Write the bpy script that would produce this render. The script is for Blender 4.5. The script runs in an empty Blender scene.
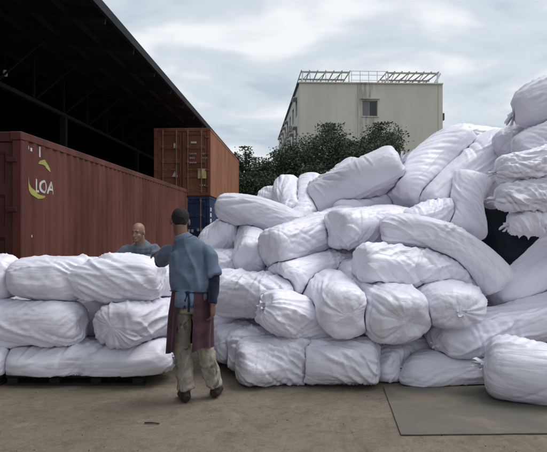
import bpy, bmesh, math, random
import numpy as np
from mathutils import Vector, Matrix, Euler, noise as mnoise

# ------------------------------------------------------------------ camera, sky, sun, exposure
SC = bpy.context.scene
F, CX, HZ, CAMZ = 580.0, 273.5, 228.0, 1.54          # focal length in photo pixels, centre column, horizon row, eye height
cam_d = bpy.data.cameras.new('camera')
cam_d.sensor_width = 36.0
cam_d.sensor_fit = 'HORIZONTAL'
cam_d.lens = 36.0 * F / 547.0
cam_d.clip_end = 2000
cam = bpy.data.objects.new('camera', cam_d)
SC.collection.objects.link(cam)
cam.location = (0, 0, CAMZ)
cam.rotation_euler = (math.radians(90) + math.atan2(HZ - 226.0, F), 0, 0)
SC.camera = cam

SUN_EL, SUN_AZ = 62.0, 78.0                          # azimuth in degrees clockwise from +Y (the view direction)
world = bpy.data.worlds.new('World')
SC.world = world
world.use_nodes = True
wn = world.node_tree
for n in list(wn.nodes):
    wn.nodes.remove(n)
def N(tree, kind, **kw):
    n = tree.nodes.new(kind)
    for k, v in kw.items():
        setattr(n, k, v)
    return n
def setin(n, **kw):
    for k, v in kw.items():
        n.inputs[k.replace('_', ' ')].default_value = v
wo = N(wn, 'ShaderNodeOutputWorld')
wb = N(wn, 'ShaderNodeBackground')
wb.inputs['Strength'].default_value = 0.1
sky = N(wn, 'ShaderNodeTexSky')
sky.sky_type = 'NISHITA'
sky.sun_disc = False
sky.sun_elevation = math.radians(SUN_EL)
sky.sun_rotation = math.radians(SUN_AZ)
sky.dust_density = 3.0
sky.air_density = 1.2
# overcast layer: noise on the plane of the cloud base (direction / height), broken just enough to show streaks
tc = N(wn, 'ShaderNodeTexCoord')
sep = N(wn, 'ShaderNodeSeparateXYZ')
wn.links.new(tc.outputs['Generated'], sep.inputs[0])
mx = N(wn, 'ShaderNodeMath', operation='MAXIMUM'); mx.inputs[1].default_value = 0.0
wn.links.new(sep.outputs['Z'], mx.inputs[0])
ad = N(wn, 'ShaderNodeMath', operation='ADD'); ad.inputs[1].default_value = 0.22
wn.links.new(mx.outputs[0], ad.inputs[0])
dx = N(wn, 'ShaderNodeMath', operation='DIVIDE'); dy = N(wn, 'ShaderNodeMath', operation='DIVIDE')
wn.links.new(sep.outputs['X'], dx.inputs[0]); wn.links.new(ad.outputs[0], dx.inputs[1])
wn.links.new(sep.outputs['Y'], dy.inputs[0]); wn.links.new(ad.outputs[0], dy.inputs[1])
cmb = N(wn, 'ShaderNodeCombineXYZ')
wn.links.new(dx.outputs[0], cmb.inputs[0]); wn.links.new(dy.outputs[0], cmb.inputs[1])
mp = N(wn, 'ShaderNodeMapping')
mp.inputs['Location'].default_value = (3.1, 1.7, 0.4)
mp.inputs['Rotation'].default_value = (0, 0, math.radians(-14))
mp.inputs['Scale'].default_value = (0.8, 1.0, 1.0)
wn.links.new(cmb.outputs[0], mp.inputs[0])
cn = N(wn, 'ShaderNodeTexNoise'); setin(cn, Scale=2.7, Detail=5.0, Roughness=0.5, Distortion=0.25)
wn.links.new(mp.outputs[0], cn.inputs['Vector'])
cr = N(wn, 'ShaderNodeValToRGB')
cr.color_ramp.interpolation = 'EASE'
els = cr.color_ramp.elements
els[0].position = 0.34; els[0].color = (4.0, 4.6, 5.2, 1)
els[1].position = 0.64; els[1].color = (7.3, 7.4, 7.5, 1)
e = els.new(0.47); e.color = (5.1, 5.6, 6.05, 1)
wn.links.new(cn.outputs['Fac'], cr.inputs['Fac'])
mixw = N(wn, 'ShaderNodeMix', data_type='RGBA')
mixw.inputs['Factor'].default_value = 0.90
wn.links.new(sky.outputs[0], mixw.inputs['A']); wn.links.new(cr.outputs[0], mixw.inputs['B'])
wn.links.new(mixw.outputs['Result'], wb.inputs['Color'])
wn.links.new(wb.outputs[0], wo.inputs['Surface'])

sun_d = bpy.data.lights.new('sun', 'SUN')
sun_d.energy = 1.5
sun_d.angle = math.radians(35)
sun_d.color = (1.0, 0.98, 0.955)
sun = bpy.data.objects.new('sun', sun_d)
SC.collection.objects.link(sun)
_az, _el = math.radians(SUN_AZ), math.radians(SUN_EL)
_to = Vector((math.sin(_az) * math.cos(_el), math.cos(_az) * math.cos(_el), math.sin(_el)))
sun.rotation_euler = _to.to_track_quat('Z', 'Y').to_euler()
sun.location = _to * 60

SC.view_settings.view_transform = 'Standard'
SC.view_settings.look = 'None'
SC.view_settings.exposure = 0.42
SC.view_settings.gamma = 1.0
SC.render.engine = 'CYCLES'

# ------------------------------------------------------------------ helpers
COL = SC.collection
rng = random.Random(11)
R = math.radians
def P(x, y, d):
    """photo pixel + distance -> world point"""
    return Vector(((x - CX) / F * d, d, CAMZ + (HZ - y) / F * d))

def mesh_obj(name, verts, faces, mat, parent=None, smooth=False):
    me = bpy.data.meshes.new(name)
    me.from_pydata([tuple(v) for v in verts], [], faces)
    me.update()
    if smooth:
        me.polygons.foreach_set('use_smooth', [True] * len(me.polygons))
    return link(name, me, mat, parent)
def link(name, me, mat, parent=None):
    o = bpy.data.objects.new(name, me)
    if mat is not None and len(me.materials) == 0:
        me.materials.append(mat)
    COL.objects.link(o)
    if parent is not None:
        o.parent = parent
    return o
def empty(name, loc=(0, 0, 0), rz=0.0):
    o = bpy.data.objects.new(name, None)
    o.empty_display_size = 0.2
    COL.objects.link(o)
    o.location = loc
    o.rotation_euler = (0, 0, rz)
    return o
def tag(o, label=None, cat=None, group=None, kind=None):
    if label: o['label'] = label
    if cat: o['category'] = cat
    if group: o['group'] = group
    if kind: o['kind'] = kind
    return o

class MB:
    """collects simple solids into one mesh"""
    def __init__(s): s.v, s.f = [], []
    def quadmesh(s, verts, faces):
        b = len(s.v)
        s.v += [tuple(v) for v in verts]
        s.f += [tuple(i + b for i in f) for f in faces]
    def box(s, c, size, rot=None, bev=0.0):
        hx, hy, hz = size[0] / 2, size[1] / 2, size[2] / 2
        if bev <= 0:
            vs = [Vector((sx * hx, sy * hy, sz * hz)) for sx in (-1, 1) for sy in (-1, 1) for sz in (-1, 1)]
            fs = [(0, 1, 3, 2), (4, 6, 7, 5), (0, 4, 5, 1), (2, 3, 7, 6), (0, 2, 6, 4), (1, 5, 7, 3)]
        else:
            bm = bmesh.new()
            bmesh.ops.create_cube(bm, size=1.0)
            for v in bm.verts:
                v.co = Vector((v.co.x * size[0], v.co.y * size[1], v.co.z * size[2]))
            bmesh.ops.bevel(bm, geom=bm.edges[:], offset=bev, segments=1, affect='EDGES', profile=0.5)
            bm.verts.index_update()
            vs = [v.co.copy() for v in bm.verts]
            fs = [tuple(v.index for v in f.verts) for f in bm.faces]
            bm.free()
        if rot is not None:
            M = Euler(rot).to_matrix() if not isinstance(rot, Matrix) else rot
            vs = [M @ v for v in vs]
        c = Vector(c)
        s.quadmesh([v + c for v in vs], fs)
        return s
    def bar(s, a, b, w, h=None, n=4, up=None):
        """square (n=4) or round bar between two points"""
        a, b = Vector(a), Vector(b)
        t = (b - a).normalized()
        u = Vector(up) if up is not None else (Vector((0, 0, 1)) if abs(t.z) < 0.95 else Vector((0, 1, 0)))
        x = t.cross(u).normalized(); y = x.cross(t).normalized()
        h = w if h is None else h
        ring = []
        for p in (a, b):
            for k in range(n):
                an = 2 * math.pi * (k + 0.5) / n
                q = 1.0 / math.cos(math.pi / n) if n == 4 else 1.0
                ring.append(p + x * (math.cos(an) * w / 2 * q) + y * (math.sin(an) * h / 2 * q))
        fs = [(k, (k + 1) % n, n + (k + 1) % n, n + k) for k in range(n)]
        fs += [tuple(range(n - 1, -1, -1)), tuple(range(n, 2 * n))]
        s.quadmesh(ring, fs)
        return s
    def build(s, name, mat, parent=None, smooth=False):
        return mesh_obj(name, s.v, s.f, mat, parent, smooth)

# ------------------------------------------------------------------ materials
def newmat(name):
    m = bpy.data.materials.new(name)
    m.use_nodes = True
    t = m.node_tree
    return m, t, t.nodes['Principled BSDF']
def srgb(r, g, b):
    f = lambda c: (c / 255 / 12.92) if c / 255 <= 0.04045 else ((c / 255 + 0.055) / 1.055) ** 2.4
    return (f(r), f(g), f(b), 1)
def coords(t, scale=(1, 1, 1), kind='Object', loc=(0, 0, 0)):
    tcn = N(t, 'ShaderNodeTexCoord'); m = N(t, 'ShaderNodeMapping')
    m.inputs['Scale'].default_value = scale
    m.inputs['Location'].default_value = loc
    t.links.new(tcn.outputs[kind], m.inputs[0])
    return m.outputs[0]
def noise_fac(t, vec, scale, detail=4, rough=0.55, lo=0.35, hi=0.65, dist=0.0):
    n = N(t, 'ShaderNodeTexNoise'); setin(n, Scale=scale, Detail=detail, Roughness=rough, Distortion=dist)
    t.links.new(vec, n.inputs['Vector'])
    mr = N(t, 'ShaderNodeMapRange'); mr.interpolation_type = 'SMOOTHSTEP'
    mr.inputs['From Min'].default_value = lo; mr.inputs['From Max'].default_value = hi
    t.links.new(n.outputs['Fac'], mr.inputs['Value'])
    return mr.outputs['Result']
def mixc(t, fac, a, b):
    m = N(t, 'ShaderNodeMix', data_type='RGBA')
    if isinstance(fac, (int, float)): m.inputs['Factor'].default_value = fac
    else: t.links.new(fac, m.inputs['Factor'])
    for k, v in (('A', a), ('B', b)):
        if isinstance(v, tuple): m.inputs[k].default_value = v
        else: t.links.new(v, m.inputs[k])
    return m.outputs['Result']
def scale_fac(t, f, k):
    m = N(t, 'ShaderNodeMath', operation='MULTIPLY'); m.inputs[1].default_value = k
    t.links.new(f, m.inputs[0]); return m.outputs[0]
def bump(t, bsdf, height, strength, dist):
    b = N(t, 'ShaderNodeBump'); b.inputs['Strength'].default_value = strength; b.inputs['Distance'].default_value = dist
    t.links.new(height, b.inputs['Height']); t.links.new(b.outputs[0], bsdf.inputs['Normal'])
def simple(name, col, rough=0.6, var=0.25, scale=6.0, metal=0.0, bumpy=0.0, spec=0.4):
    """plain material with a mottled value so that nothing is perfectly flat"""
    m, t, b = newmat(name)
    v = coords(t)
    f = noise_fac(t, v, scale, 5, 0.6, 0.25, 0.75)
    dark = tuple(c * (1 - var) for c in col[:3]) + (1,)
    lite = tuple(min(1, c * (1 + var * 0.6)) for c in col[:3]) + (1,)
    t.links.new(mixc(t, f, dark, lite), b.inputs['Base Color'])
    b.inputs['Roughness'].default_value = rough
    b.inputs['Metallic'].default_value = metal
    b.inputs['Specular IOR Level'].default_value = spec
    if bumpy > 0:
        bump(t, b, noise_fac(t, v, scale * 8, 4, 0.6, 0.2, 0.8), 0.5, bumpy)
    return m

def mat_sack(name='white_woven_plastic', tint=(0.80, 0.785, 0.875), dark=(0.70, 0.685, 0.77)):
    m, t, b = newmat(name)
    v = coords(t)
    oi = N(t, 'ShaderNodeObjectInfo')
    add = N(t, 'ShaderNodeVectorMath', operation='ADD')
    rv = N(t, 'ShaderNodeVectorMath', operation='SCALE'); rv.inputs['Scale'].default_value = 40.0
    cmbr = N(t, 'ShaderNodeCombineXYZ')
    for k in range(3): t.links.new(oi.outputs['Random'], cmbr.inputs[k])
    t.links.new(cmbr.outputs[0], rv.inputs[0])
    t.links.new(v, add.inputs[0]); t.links.new(rv.outputs[0], add.inputs[1])
    v = add.outputs[0]
    f1 = noise_fac(t, v, 2.2, 5, 0.6, 0.38, 0.70)
    grime = noise_fac(t, v, 5.0, 7, 0.7, 0.58, 0.80, 0.6)
    base = mixc(t, scale_fac(t, f1, 0.55), tint + (1,), dark + (1,))
    base = mixc(t, scale_fac(t, grime, 0.40), base, (0.36, 0.34, 0.35, 1))
    rnd = N(t, 'ShaderNodeMapRange'); rnd.inputs['To Min'].default_value = 0.86; rnd.inputs['To Max'].default_value = 1.06
    t.links.new(oi.outputs['Random'], rnd.inputs['Value'])
    hs = N(t, 'ShaderNodeHueSaturation'); t.links.new(base, hs.inputs['Color']); t.links.new(rnd.outputs[0], hs.inputs['Value'])
    t.links.new(hs.outputs[0], b.inputs['Base Color'])
    b.inputs['Roughness'].default_value = 0.40
    b.inputs['Specular IOR Level'].default_value = 0.42
    # fine crinkles of the film, far smaller than the modelled folds: streaks along the sack, on its unstretched skin
    at = N(t, 'ShaderNodeAttribute'); at.attribute_name = 'rest'
    def streak(scale, rot, sc, dist):
        mp_ = N(t, 'ShaderNodeMapping'); mp_.inputs['Scale'].default_value = scale; mp_.inputs['Rotation'].default_value = rot
        t.links.new(at.outputs['Vector'], mp_.inputs[0])
        w = N(t, 'ShaderNodeTexNoise'); setin(w, Scale=sc, Detail=4.0, Roughness=0.55, Distortion=dist); t.links.new(mp_.outputs[0], w.inputs['Vector'])
        q = N(t, 'ShaderNodeMath', operation='SUBTRACT'); q.inputs[1].default_value = 0.5; t.links.new(w.outputs['Fac'], q.inputs[0])
        ab = N(t, 'ShaderNodeMath', operation='ABSOLUTE'); t.links.new(q.outputs[0], ab.inputs[0])
        pw = N(t, 'ShaderNodeMath', operation='POWER'); pw.inputs[1].default_value = 0.7; t.links.new(ab.outputs[0], pw.inputs[0])
        return pw.outputs[0]
    def crumple(scale, rot, sc):
        mp_ = N(t, 'ShaderNodeMapping'); mp_.inputs['Scale'].default_value = scale; mp_.inputs['Rotation'].default_value = rot
        t.links.new(at.outputs['Vector'], mp_.inputs[0])
        nz = N(t, 'ShaderNodeTexNoise'); setin(nz, Scale=sc * 0.6, Detail=3.0, Roughness=0.5); t.links.new(mp_.outputs[0], nz.inputs['Vector'])
        sc_ = N(t, 'ShaderNodeVectorMath', operation='SCALE'); sc_.inputs['Scale'].default_value = 1.6 / sc; t.links.new(nz.outputs['Color'], sc_.inputs[0])
        aw = N(t, 'ShaderNodeVectorMath', operation='ADD'); t.links.new(mp_.outputs[0], aw.inputs[0]); t.links.new(sc_.outputs[0], aw.inputs[1])
        vo = N(t, 'ShaderNodeTexVoronoi', feature='F1'); vo.inputs['Scale'].default_value = sc; t.links.new(aw.outputs[0], vo.inputs['Vector'])
        return vo.outputs['Distance']
    def wadd(a_, b_, k):
        q = N(t, 'ShaderNodeMath', operation='MULTIPLY_ADD'); q.inputs[1].default_value = k
        t.links.new(b_, q.inputs[0]); t.links.new(a_, q.inputs[2]); return q.outputs[0]
    patch = noise_fac(t, v, 2.6, 3, 0.5, 0.40, 0.66)
    s1 = streak((0.07, 1, 1), (0, 0, 0.0), 12.0, 0.4)
    c1 = crumple((0.10, 1, 1), (0, 0.06, 0.08), 10.0)
    c2 = crumple((0.16, 1, 1), (0, -0.15, 0.2), 21.0)
    sm = N(t, 'ShaderNodeMath', operation='MULTIPLY'); t.links.new(c1, sm.inputs[0]); t.links.new(patch, sm.inputs[1])
    hgt = wadd(wadd(wadd(sm.outputs[0], c1, 0.45), c2, 0.30), s1, 0.30)
    bump(t, b, hgt, 0.55, 0.020)
    return m
M = {}
M['sack'] = mat_sack()
# ------------------------------------------------------------------ ground
def mat_ground():
    m, t, b = newmat('yard_concrete')
    v = coords(t)
    big = noise_fac(t, v, 0.35, 5, 0.6, 0.36, 0.66, 0.4)
    mid = noise_fac(t, v, 1.6, 7, 0.68, 0.36, 0.68, 0.8)
    fine = noise_fac(t, v, 22.0, 6, 0.7, 0.25, 0.75)
    grit = noise_fac(t, v, 140.0, 3, 0.6, 0.40, 0.72)
    c = mixc(t, big, (0.155, 0.125, 0.092, 1), (0.245, 0.205, 0.152, 1))
    c = mixc(t, scale_fac(t, mid, 0.75), c, (0.135, 0.106, 0.076, 1))
    c = mixc(t, scale_fac(t, fine, 0.5), c, (0.28, 0.235, 0.175, 1))
    c = mixc(t, scale_fac(t, grit, 0.45), c, (0.07, 0.058, 0.046, 1))
    blot = noise_fac(t, v, 7.0, 7, 0.72, 0.50, 0.62, 0.5)
    c = mixc(t, scale_fac(t, blot, 0.45), c, (0.105, 0.086, 0.066, 1))
    lime = noise_fac(t, coords(t, loc=(7, 3, 0)), 2.8, 7, 0.7, 0.56, 0.72, 0.6)
    c = mixc(t, scale_fac(t, lime, 0.5), c, (0.30, 0.265, 0.215, 1))
    # damp/oil stains and tyre streaks along the yard
    vs = coords(t, (0.9, 0.18, 1), loc=(2.3, 0.4, 0))
    st = noise_fac(t, vs, 3.0, 5, 0.6, 0.55, 0.75, 0.5)
    c = mixc(t, scale_fac(t, st, 0.75), c, (0.085, 0.070, 0.054, 1))
    # hairline cracks
    vo = N(t, 'ShaderNodeTexVoronoi', feature='DISTANCE_TO_EDGE'); vo.inputs['Scale'].default_value = 0.55
    wv = N(t, 'ShaderNodeVectorMath', operation='ADD')
    nz = N(t, 'ShaderNodeTexNoise'); setin(nz, Scale=2.5, Detail=5.0, Roughness=0.65)
    t.links.new(v, nz.inputs['Vector']); t.links.new(v, wv.inputs[0]); t.links.new(nz.outputs['Color'], wv.inputs[1])
    t.links.new(wv.outputs[0], vo.inputs['Vector'])
    ck = N(t, 'ShaderNodeMapRange'); ck.inputs['From Min'].default_value = 0.0; ck.inputs['From Max'].default_value = 0.008
    ck.inputs['To Min'].default_value = 0.40; ck.inputs['To Max'].default_value = 0.0
    t.links.new(vo.outputs['Distance'], ck.inputs['Value'])
    c = mixc(t, ck.outputs['Result'], c, (0.045, 0.04, 0.034, 1))
    t.links.new(c, b.inputs['Base Color'])
    rr = N(t, 'ShaderNodeMapRange'); rr.inputs['To Min'].default_value = 0.62; rr.inputs['To Max'].default_value = 0.92
    t.links.new(mid, rr.inputs['Value']); t.links.new(rr.outputs[0], b.inputs['Roughness'])
    b.inputs['Specular IOR Level'].default_value = 0.35
    bump(t, b, fine, 0.6, 0.012)
    return m
M['ground'] = mat_ground()
nx, ny = 60, 60
gx = [-260 + 520 * i / nx for i in range(nx + 1)]
vs, fs = [], []
vs = [(-400, -60, 0), (400, -60, 0), (400, 900, 0), (-400, 900, 0)]
tag(mesh_obj('ground', vs, [(0, 1, 2, 3)], M['ground']), kind='structure')

# thick sheet lying on the yard at right
def mat_plate():
    m, t, b = newmat('worn_sheet')
    v = coords(t)
    a = noise_fac(t, v, 1.3, 6, 0.65, 0.35, 0.68, 0.6)
    f = noise_fac(t, v, 18, 6, 0.7, 0.3, 0.75)
    c = mixc(t, a, (0.135, 0.122, 0.098, 1), (0.104, 0.097, 0.080, 1))
    c = mixc(t, scale_fac(t, f, 0.3), c, (0.13, 0.122, 0.1, 1))
    s2 = noise_fac(t, coords(t, (0.4, 3.0, 1)), 3.0, 4, 0.6, 0.55, 0.8)
    c = mixc(t, scale_fac(t, s2, 0.35), c, (0.15, 0.135, 0.11, 1))
    d1 = noise_fac(t, v, 2.4, 8, 0.7, 0.46, 0.66, 1.0)
    c = mixc(t, scale_fac(t, d1, 0.7), c, (0.195, 0.162, 0.120, 1))
    t.links.new(c, b.inputs['Base Color'])
    b.inputs['Roughness'].default_value = 0.7
    b.inputs['Specular IOR Level'].default_value = 0.3
    bump(t, b, f, 0.3, 0.006)
    return m
M['plate'] = mat_plate()
def sheet():
    c0, c1 = Vector((0.945, 4.30, 0)), Vector((1.06, 5.60, 0))
    ex = Vector((3.6, 0.10, 0)); n = 26
    th = 0.007
    bm = bmesh.new()
    top, bot = [], []
    for j in range(12):
        for i in range(n + 1):
            q = c0 + (c1 - c0) * (j / 11) + ex * (i / n)
            lift = 0.004 + 0.006 * mnoise.noise(Vector((q.x * 1.3, q.y * 1.3, 0.3))) + (0.012 if i == 0 else 0) * abs(mnoise.noise(Vector((q.y * 3, 1, 2))))
            edge = 0.006 * mnoise.noise(Vector((q.x * 6, q.y * 6, 4)))
            lift = max(lift, 0.004)
            top.append(bm.verts.new((q.x + edge, q.y + edge, lift + th)))
            bot.append(bm.verts.new((q.x + edge, q.y + edge, lift)))
    w = n + 1
    for j in range(11):
        for i in range(n):
            k = j * w + i
            bm.faces.new((top[k], top[k + 1], top[k + w + 1], top[k + w]))
            bm.faces.new((bot[k], bot[k + w], bot[k + w + 1], bot[k + 1]))
    for i in range(n):
        bm.faces.new((bot[i], bot[i + 1], top[i + 1], top[i]))
        k = 11 * w + i
        bm.faces.new((bot[k + 1], bot[k], top[k], top[k + 1]))
    for j in range(11):
        k = j * w
        bm.faces.new((bot[k + w], bot[k], top[k], top[k + w]))
        k = j * w + n
        bm.faces.new((bot[k], bot[k + w], top[k + w], top[k]))
    me = bpy.data.meshes.new('floor_plate'); bm.to_mesh(me); bm.free()
    o = link('floor_plate', me, M['plate'])
    tag(o, 'dark grey worn plate lying on the concrete in the right foreground', 'plate')
sheet()

# ------------------------------------------------------------------ shed at left
TH = math.atan2(297 - CX, F)                        # yard direction: everything built along it vanishes at column 297
AX = Vector((math.sin(TH), math.cos(TH), 0)); LX = Vector((-math.cos(TH), math.sin(TH), 0))
def Y(lat, along, z=0.0):
    """yard frame: metres to the left of the camera line, metres ahead, height"""
    return LX * lat + AX * along + Vector((0, 0, z))
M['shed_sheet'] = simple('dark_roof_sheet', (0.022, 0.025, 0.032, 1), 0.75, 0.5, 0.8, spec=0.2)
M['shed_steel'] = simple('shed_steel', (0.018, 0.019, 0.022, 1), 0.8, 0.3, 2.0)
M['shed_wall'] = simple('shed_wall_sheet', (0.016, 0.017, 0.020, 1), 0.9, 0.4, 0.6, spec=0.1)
M['lampwhite'] = simple('lamp_white', (0.75, 0.74, 0.7, 1), 0.4, 0.1)
def shed():
    root = empty('open_shed', Y(9.6, 30))
    root.rotation_euler = (0, 0, -TH)
    # local frame: x to the right, y ahead, origin on the column line at 30 m
    tag(root, 'huge dark open-sided shed roof covering the upper left', 'shed')
    def loc(lat, al, z): return Vector((9.6 - lat, al - 30, z))
    EA, EZ, RZ = 5.05, 7.28, 8.05                    # eave offset and height, height over the column line
    a0, a1 = -2.0, 58.0
    # corrugated sheet, eave -> column line -> ridge
    def roofz(lat): return EZ + (lat - EA) * (RZ - EZ) / (9.6 - EA)
    pitch = 0.5
    nn = int((a1 - a0) / pitch)
    vs, fs = [], []
    lats = [EA, 9.6, 24.0]
    for i in range(nn * 4 + 1):
        al = a0 + i * pitch / 4
        dz = 0.05 if i % 4 in (1, 2) else 0.0
        for la in lats:
            vs.append(loc(la, al, roofz(la) + dz))
        for la in lats:
            vs.append(loc(la, al, roofz(la) + dz + 0.06))
    for i in range(nn * 4):
        b, c = i * 6, i * 6 + 6
        for k in (0, 1):
            fs.append((b + k, b + k + 1, c + k + 1, c + k))
            fs.append((b + 3 + k, c + 3 + k, c + 4 + k, b + 4 + k))
        fs.append((b, c, c + 3, b + 3)); fs.append((b + 2, b + 5, c + 5, c + 2))
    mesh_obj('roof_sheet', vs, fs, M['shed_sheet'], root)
    MB().box(loc(EA + 0.03, (a0 + a1) / 2, EZ + 0.02), (0.10, a1 - a0, 0.26)).build('eave_fascia', M['shed_sheet'], root)
    for la in (6.2, 7.4, 8.6, 11.0, 13, 15, 17, 19, 21):
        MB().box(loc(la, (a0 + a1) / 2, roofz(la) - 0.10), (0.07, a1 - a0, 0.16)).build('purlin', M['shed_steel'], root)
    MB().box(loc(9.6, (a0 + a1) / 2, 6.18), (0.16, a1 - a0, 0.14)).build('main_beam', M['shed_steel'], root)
    al = 1.9
    while al < a1 - 1:
        MB().bar(loc(9.55, al, 6.24), loc(7.95, al, roofz(7.95) - 0.2), 0.055).build('strut', M['shed_steel'], root)
        MB().bar(loc(EA + 0.1, al, roofz(EA + .1) - 0.2), loc(23.5, al, roofz(23.5) - 0.2), 0.08, 0.16).build('rafter', M['shed_steel'], root)
        MB().bar(loc(9.6, al, 6.25), loc(9.6, al, roofz(9.6) - 0.28), 0.07).build('hanger', M['shed_steel'], root)
        al += 2.7
    al = 1.9
    while al < a1:
        MB().box(loc(9.6, al, 3.055), (0.24, 0.24, 6.11)).build('column', M['shed_steel'], root)
        al += 10.8
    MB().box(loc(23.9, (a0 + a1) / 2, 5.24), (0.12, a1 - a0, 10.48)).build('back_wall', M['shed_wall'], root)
    for al_ in (a0 + 0.1, a1 - 0.1):  # end walls added to keep the inside dark; the near one is unseen
        vs = [loc(6.6, al_, 0), loc(23.8, al_, 0), loc(23.8, al_, roofz(23.8) - 0.0), loc(6.6, al_, roofz(6.6) - 0.0)]
        d = Vector((0, 0.1, 0))
        vs = vs + [v + d for v in vs]
        mesh_obj('shade_end_wall', vs, [(0, 1, 2, 3), (7, 6, 5, 4), (0, 4, 5, 1), (1, 5, 6, 2), (2, 6, 7, 3), (3, 7, 4, 0)], M['shed_wall'], root)
    # small white lamp on the beam, nearly at the left edge
    p = P(5, 73, 19.6)
    lp = empty('flood_lamp', p)
    tag(lp, 'small white unlit lamp hanging high in the dark shed', 'lamp')
    MB().box((0, 0, 0), (0.14, 0.10, 0.22), (0.3, 0, 0.5), 0.02).build('housing', M['lampwhite'], lp)
    q = root.matrix_world
    MB().bar((0, 0, 0.1), (0, 0, max(0.2, 7.9 - p.z)), 0.025, n=8).build('stem', M['shed_steel'], lp)
shed()

# ------------------------------------------------------------------ shipping containers
def mat_container(name, col, rust=0.3, fade=0.25):
    m, t, b = newmat(name)
    v = coords(t)
    a = noise_fac(t, coords(t, (1, 1, 0.35)), 1.1, 6, 0.62, 0.3, 0.7, 0.3)
    lite = tuple(min(1, c * (1 + fade) + 0.012) for c in col[:3]) + (1,)
    dark = tuple(c * (1 - fade) for c in col[:3]) + (1,)
    c = mixc(t, a, dark, lite)
    streak = noise_fac(t, coords(t, (6, 6, 0.25)), 2.0, 5, 0.6, 0.52, 0.78)
    c = mixc(t, scale_fac(t, streak, 0.35), c, tuple(x * 0.5 for x in col[:3]) + (1,))
    ru = noise_fac(t, v, 3.5, 8, 0.72, 0.60, 0.74, 0.5)
    c = mixc(t, scale_fac(t, ru, rust), c, (0.10, 0.042, 0.02, 1))
    t.links.new(c, b.inputs['Base Color'])
    b.inputs['Roughness'].default_value = 0.65
    b.inputs['Specular IOR Level'].default_value = 0.15
    bump(t, b, noise_fac(t, v, 14, 5, 0.6, 0.2, 0.8), 0.2, 0.006)
    return m
M['c_red'] = mat_container('container_maroon', (0.102, 0.031, 0.024), 0.45)
M['c_rust'] = mat_container('container_rust_brown', (0.185, 0.066, 0.040), 0.5)
M['c_orange'] = mat_container('container_faded_orange', (0.265, 0.112, 0.068), 0.15, 0.15)
M['c_blue'] = mat_container('container_navy', (0.018, 0.038, 0.095), 0.3)
M['c_dark'] = mat_container('container_dark_end', (0.075, 0.026, 0.023), 0.4)
M['bar_steel'] = simple('galvanised_bar', (0.24, 0.16, 0.13, 1), 0.5, 0.3, 5.0, 0.2)
M['decal'] = simple('white_marking', (0.52, 0.51, 0.49, 1), 0.6, 0.3)
M['decal_dim'] = simple('faded_marking', (0.36, 0.33, 0.31, 1), 0.7, 0.35, 12.0)
M['decal_y'] = simple('pale_yellow_placard', (0.55, 0.44, 0.20, 1), 0.6, 0.15)
M['logo_g'] = simple('lime_swoosh', (0.34, 0.34, 0.08, 1), 0.55, 0.2)
M['rubber'] = simple('black_rubber', (0.015, 0.015, 0.016, 1), 0.8, 0.3)
CW, CH, CL = 2.438, 2.896, 12.19
PITCH = 0.278
def corr(y):
    """depth of the trapezoid corrugation at y (0 outside, -0.020 inside)"""
    f = (y % PITCH) / PITCH
    if f < 0.25: return 0.0
    if f < 0.5: return -0.020 * (f - 0.25) / 0.25
    if f < 0.75: return -0.020
    return -0.020 * (1 - (f - 0.75) / 0.25)
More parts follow.
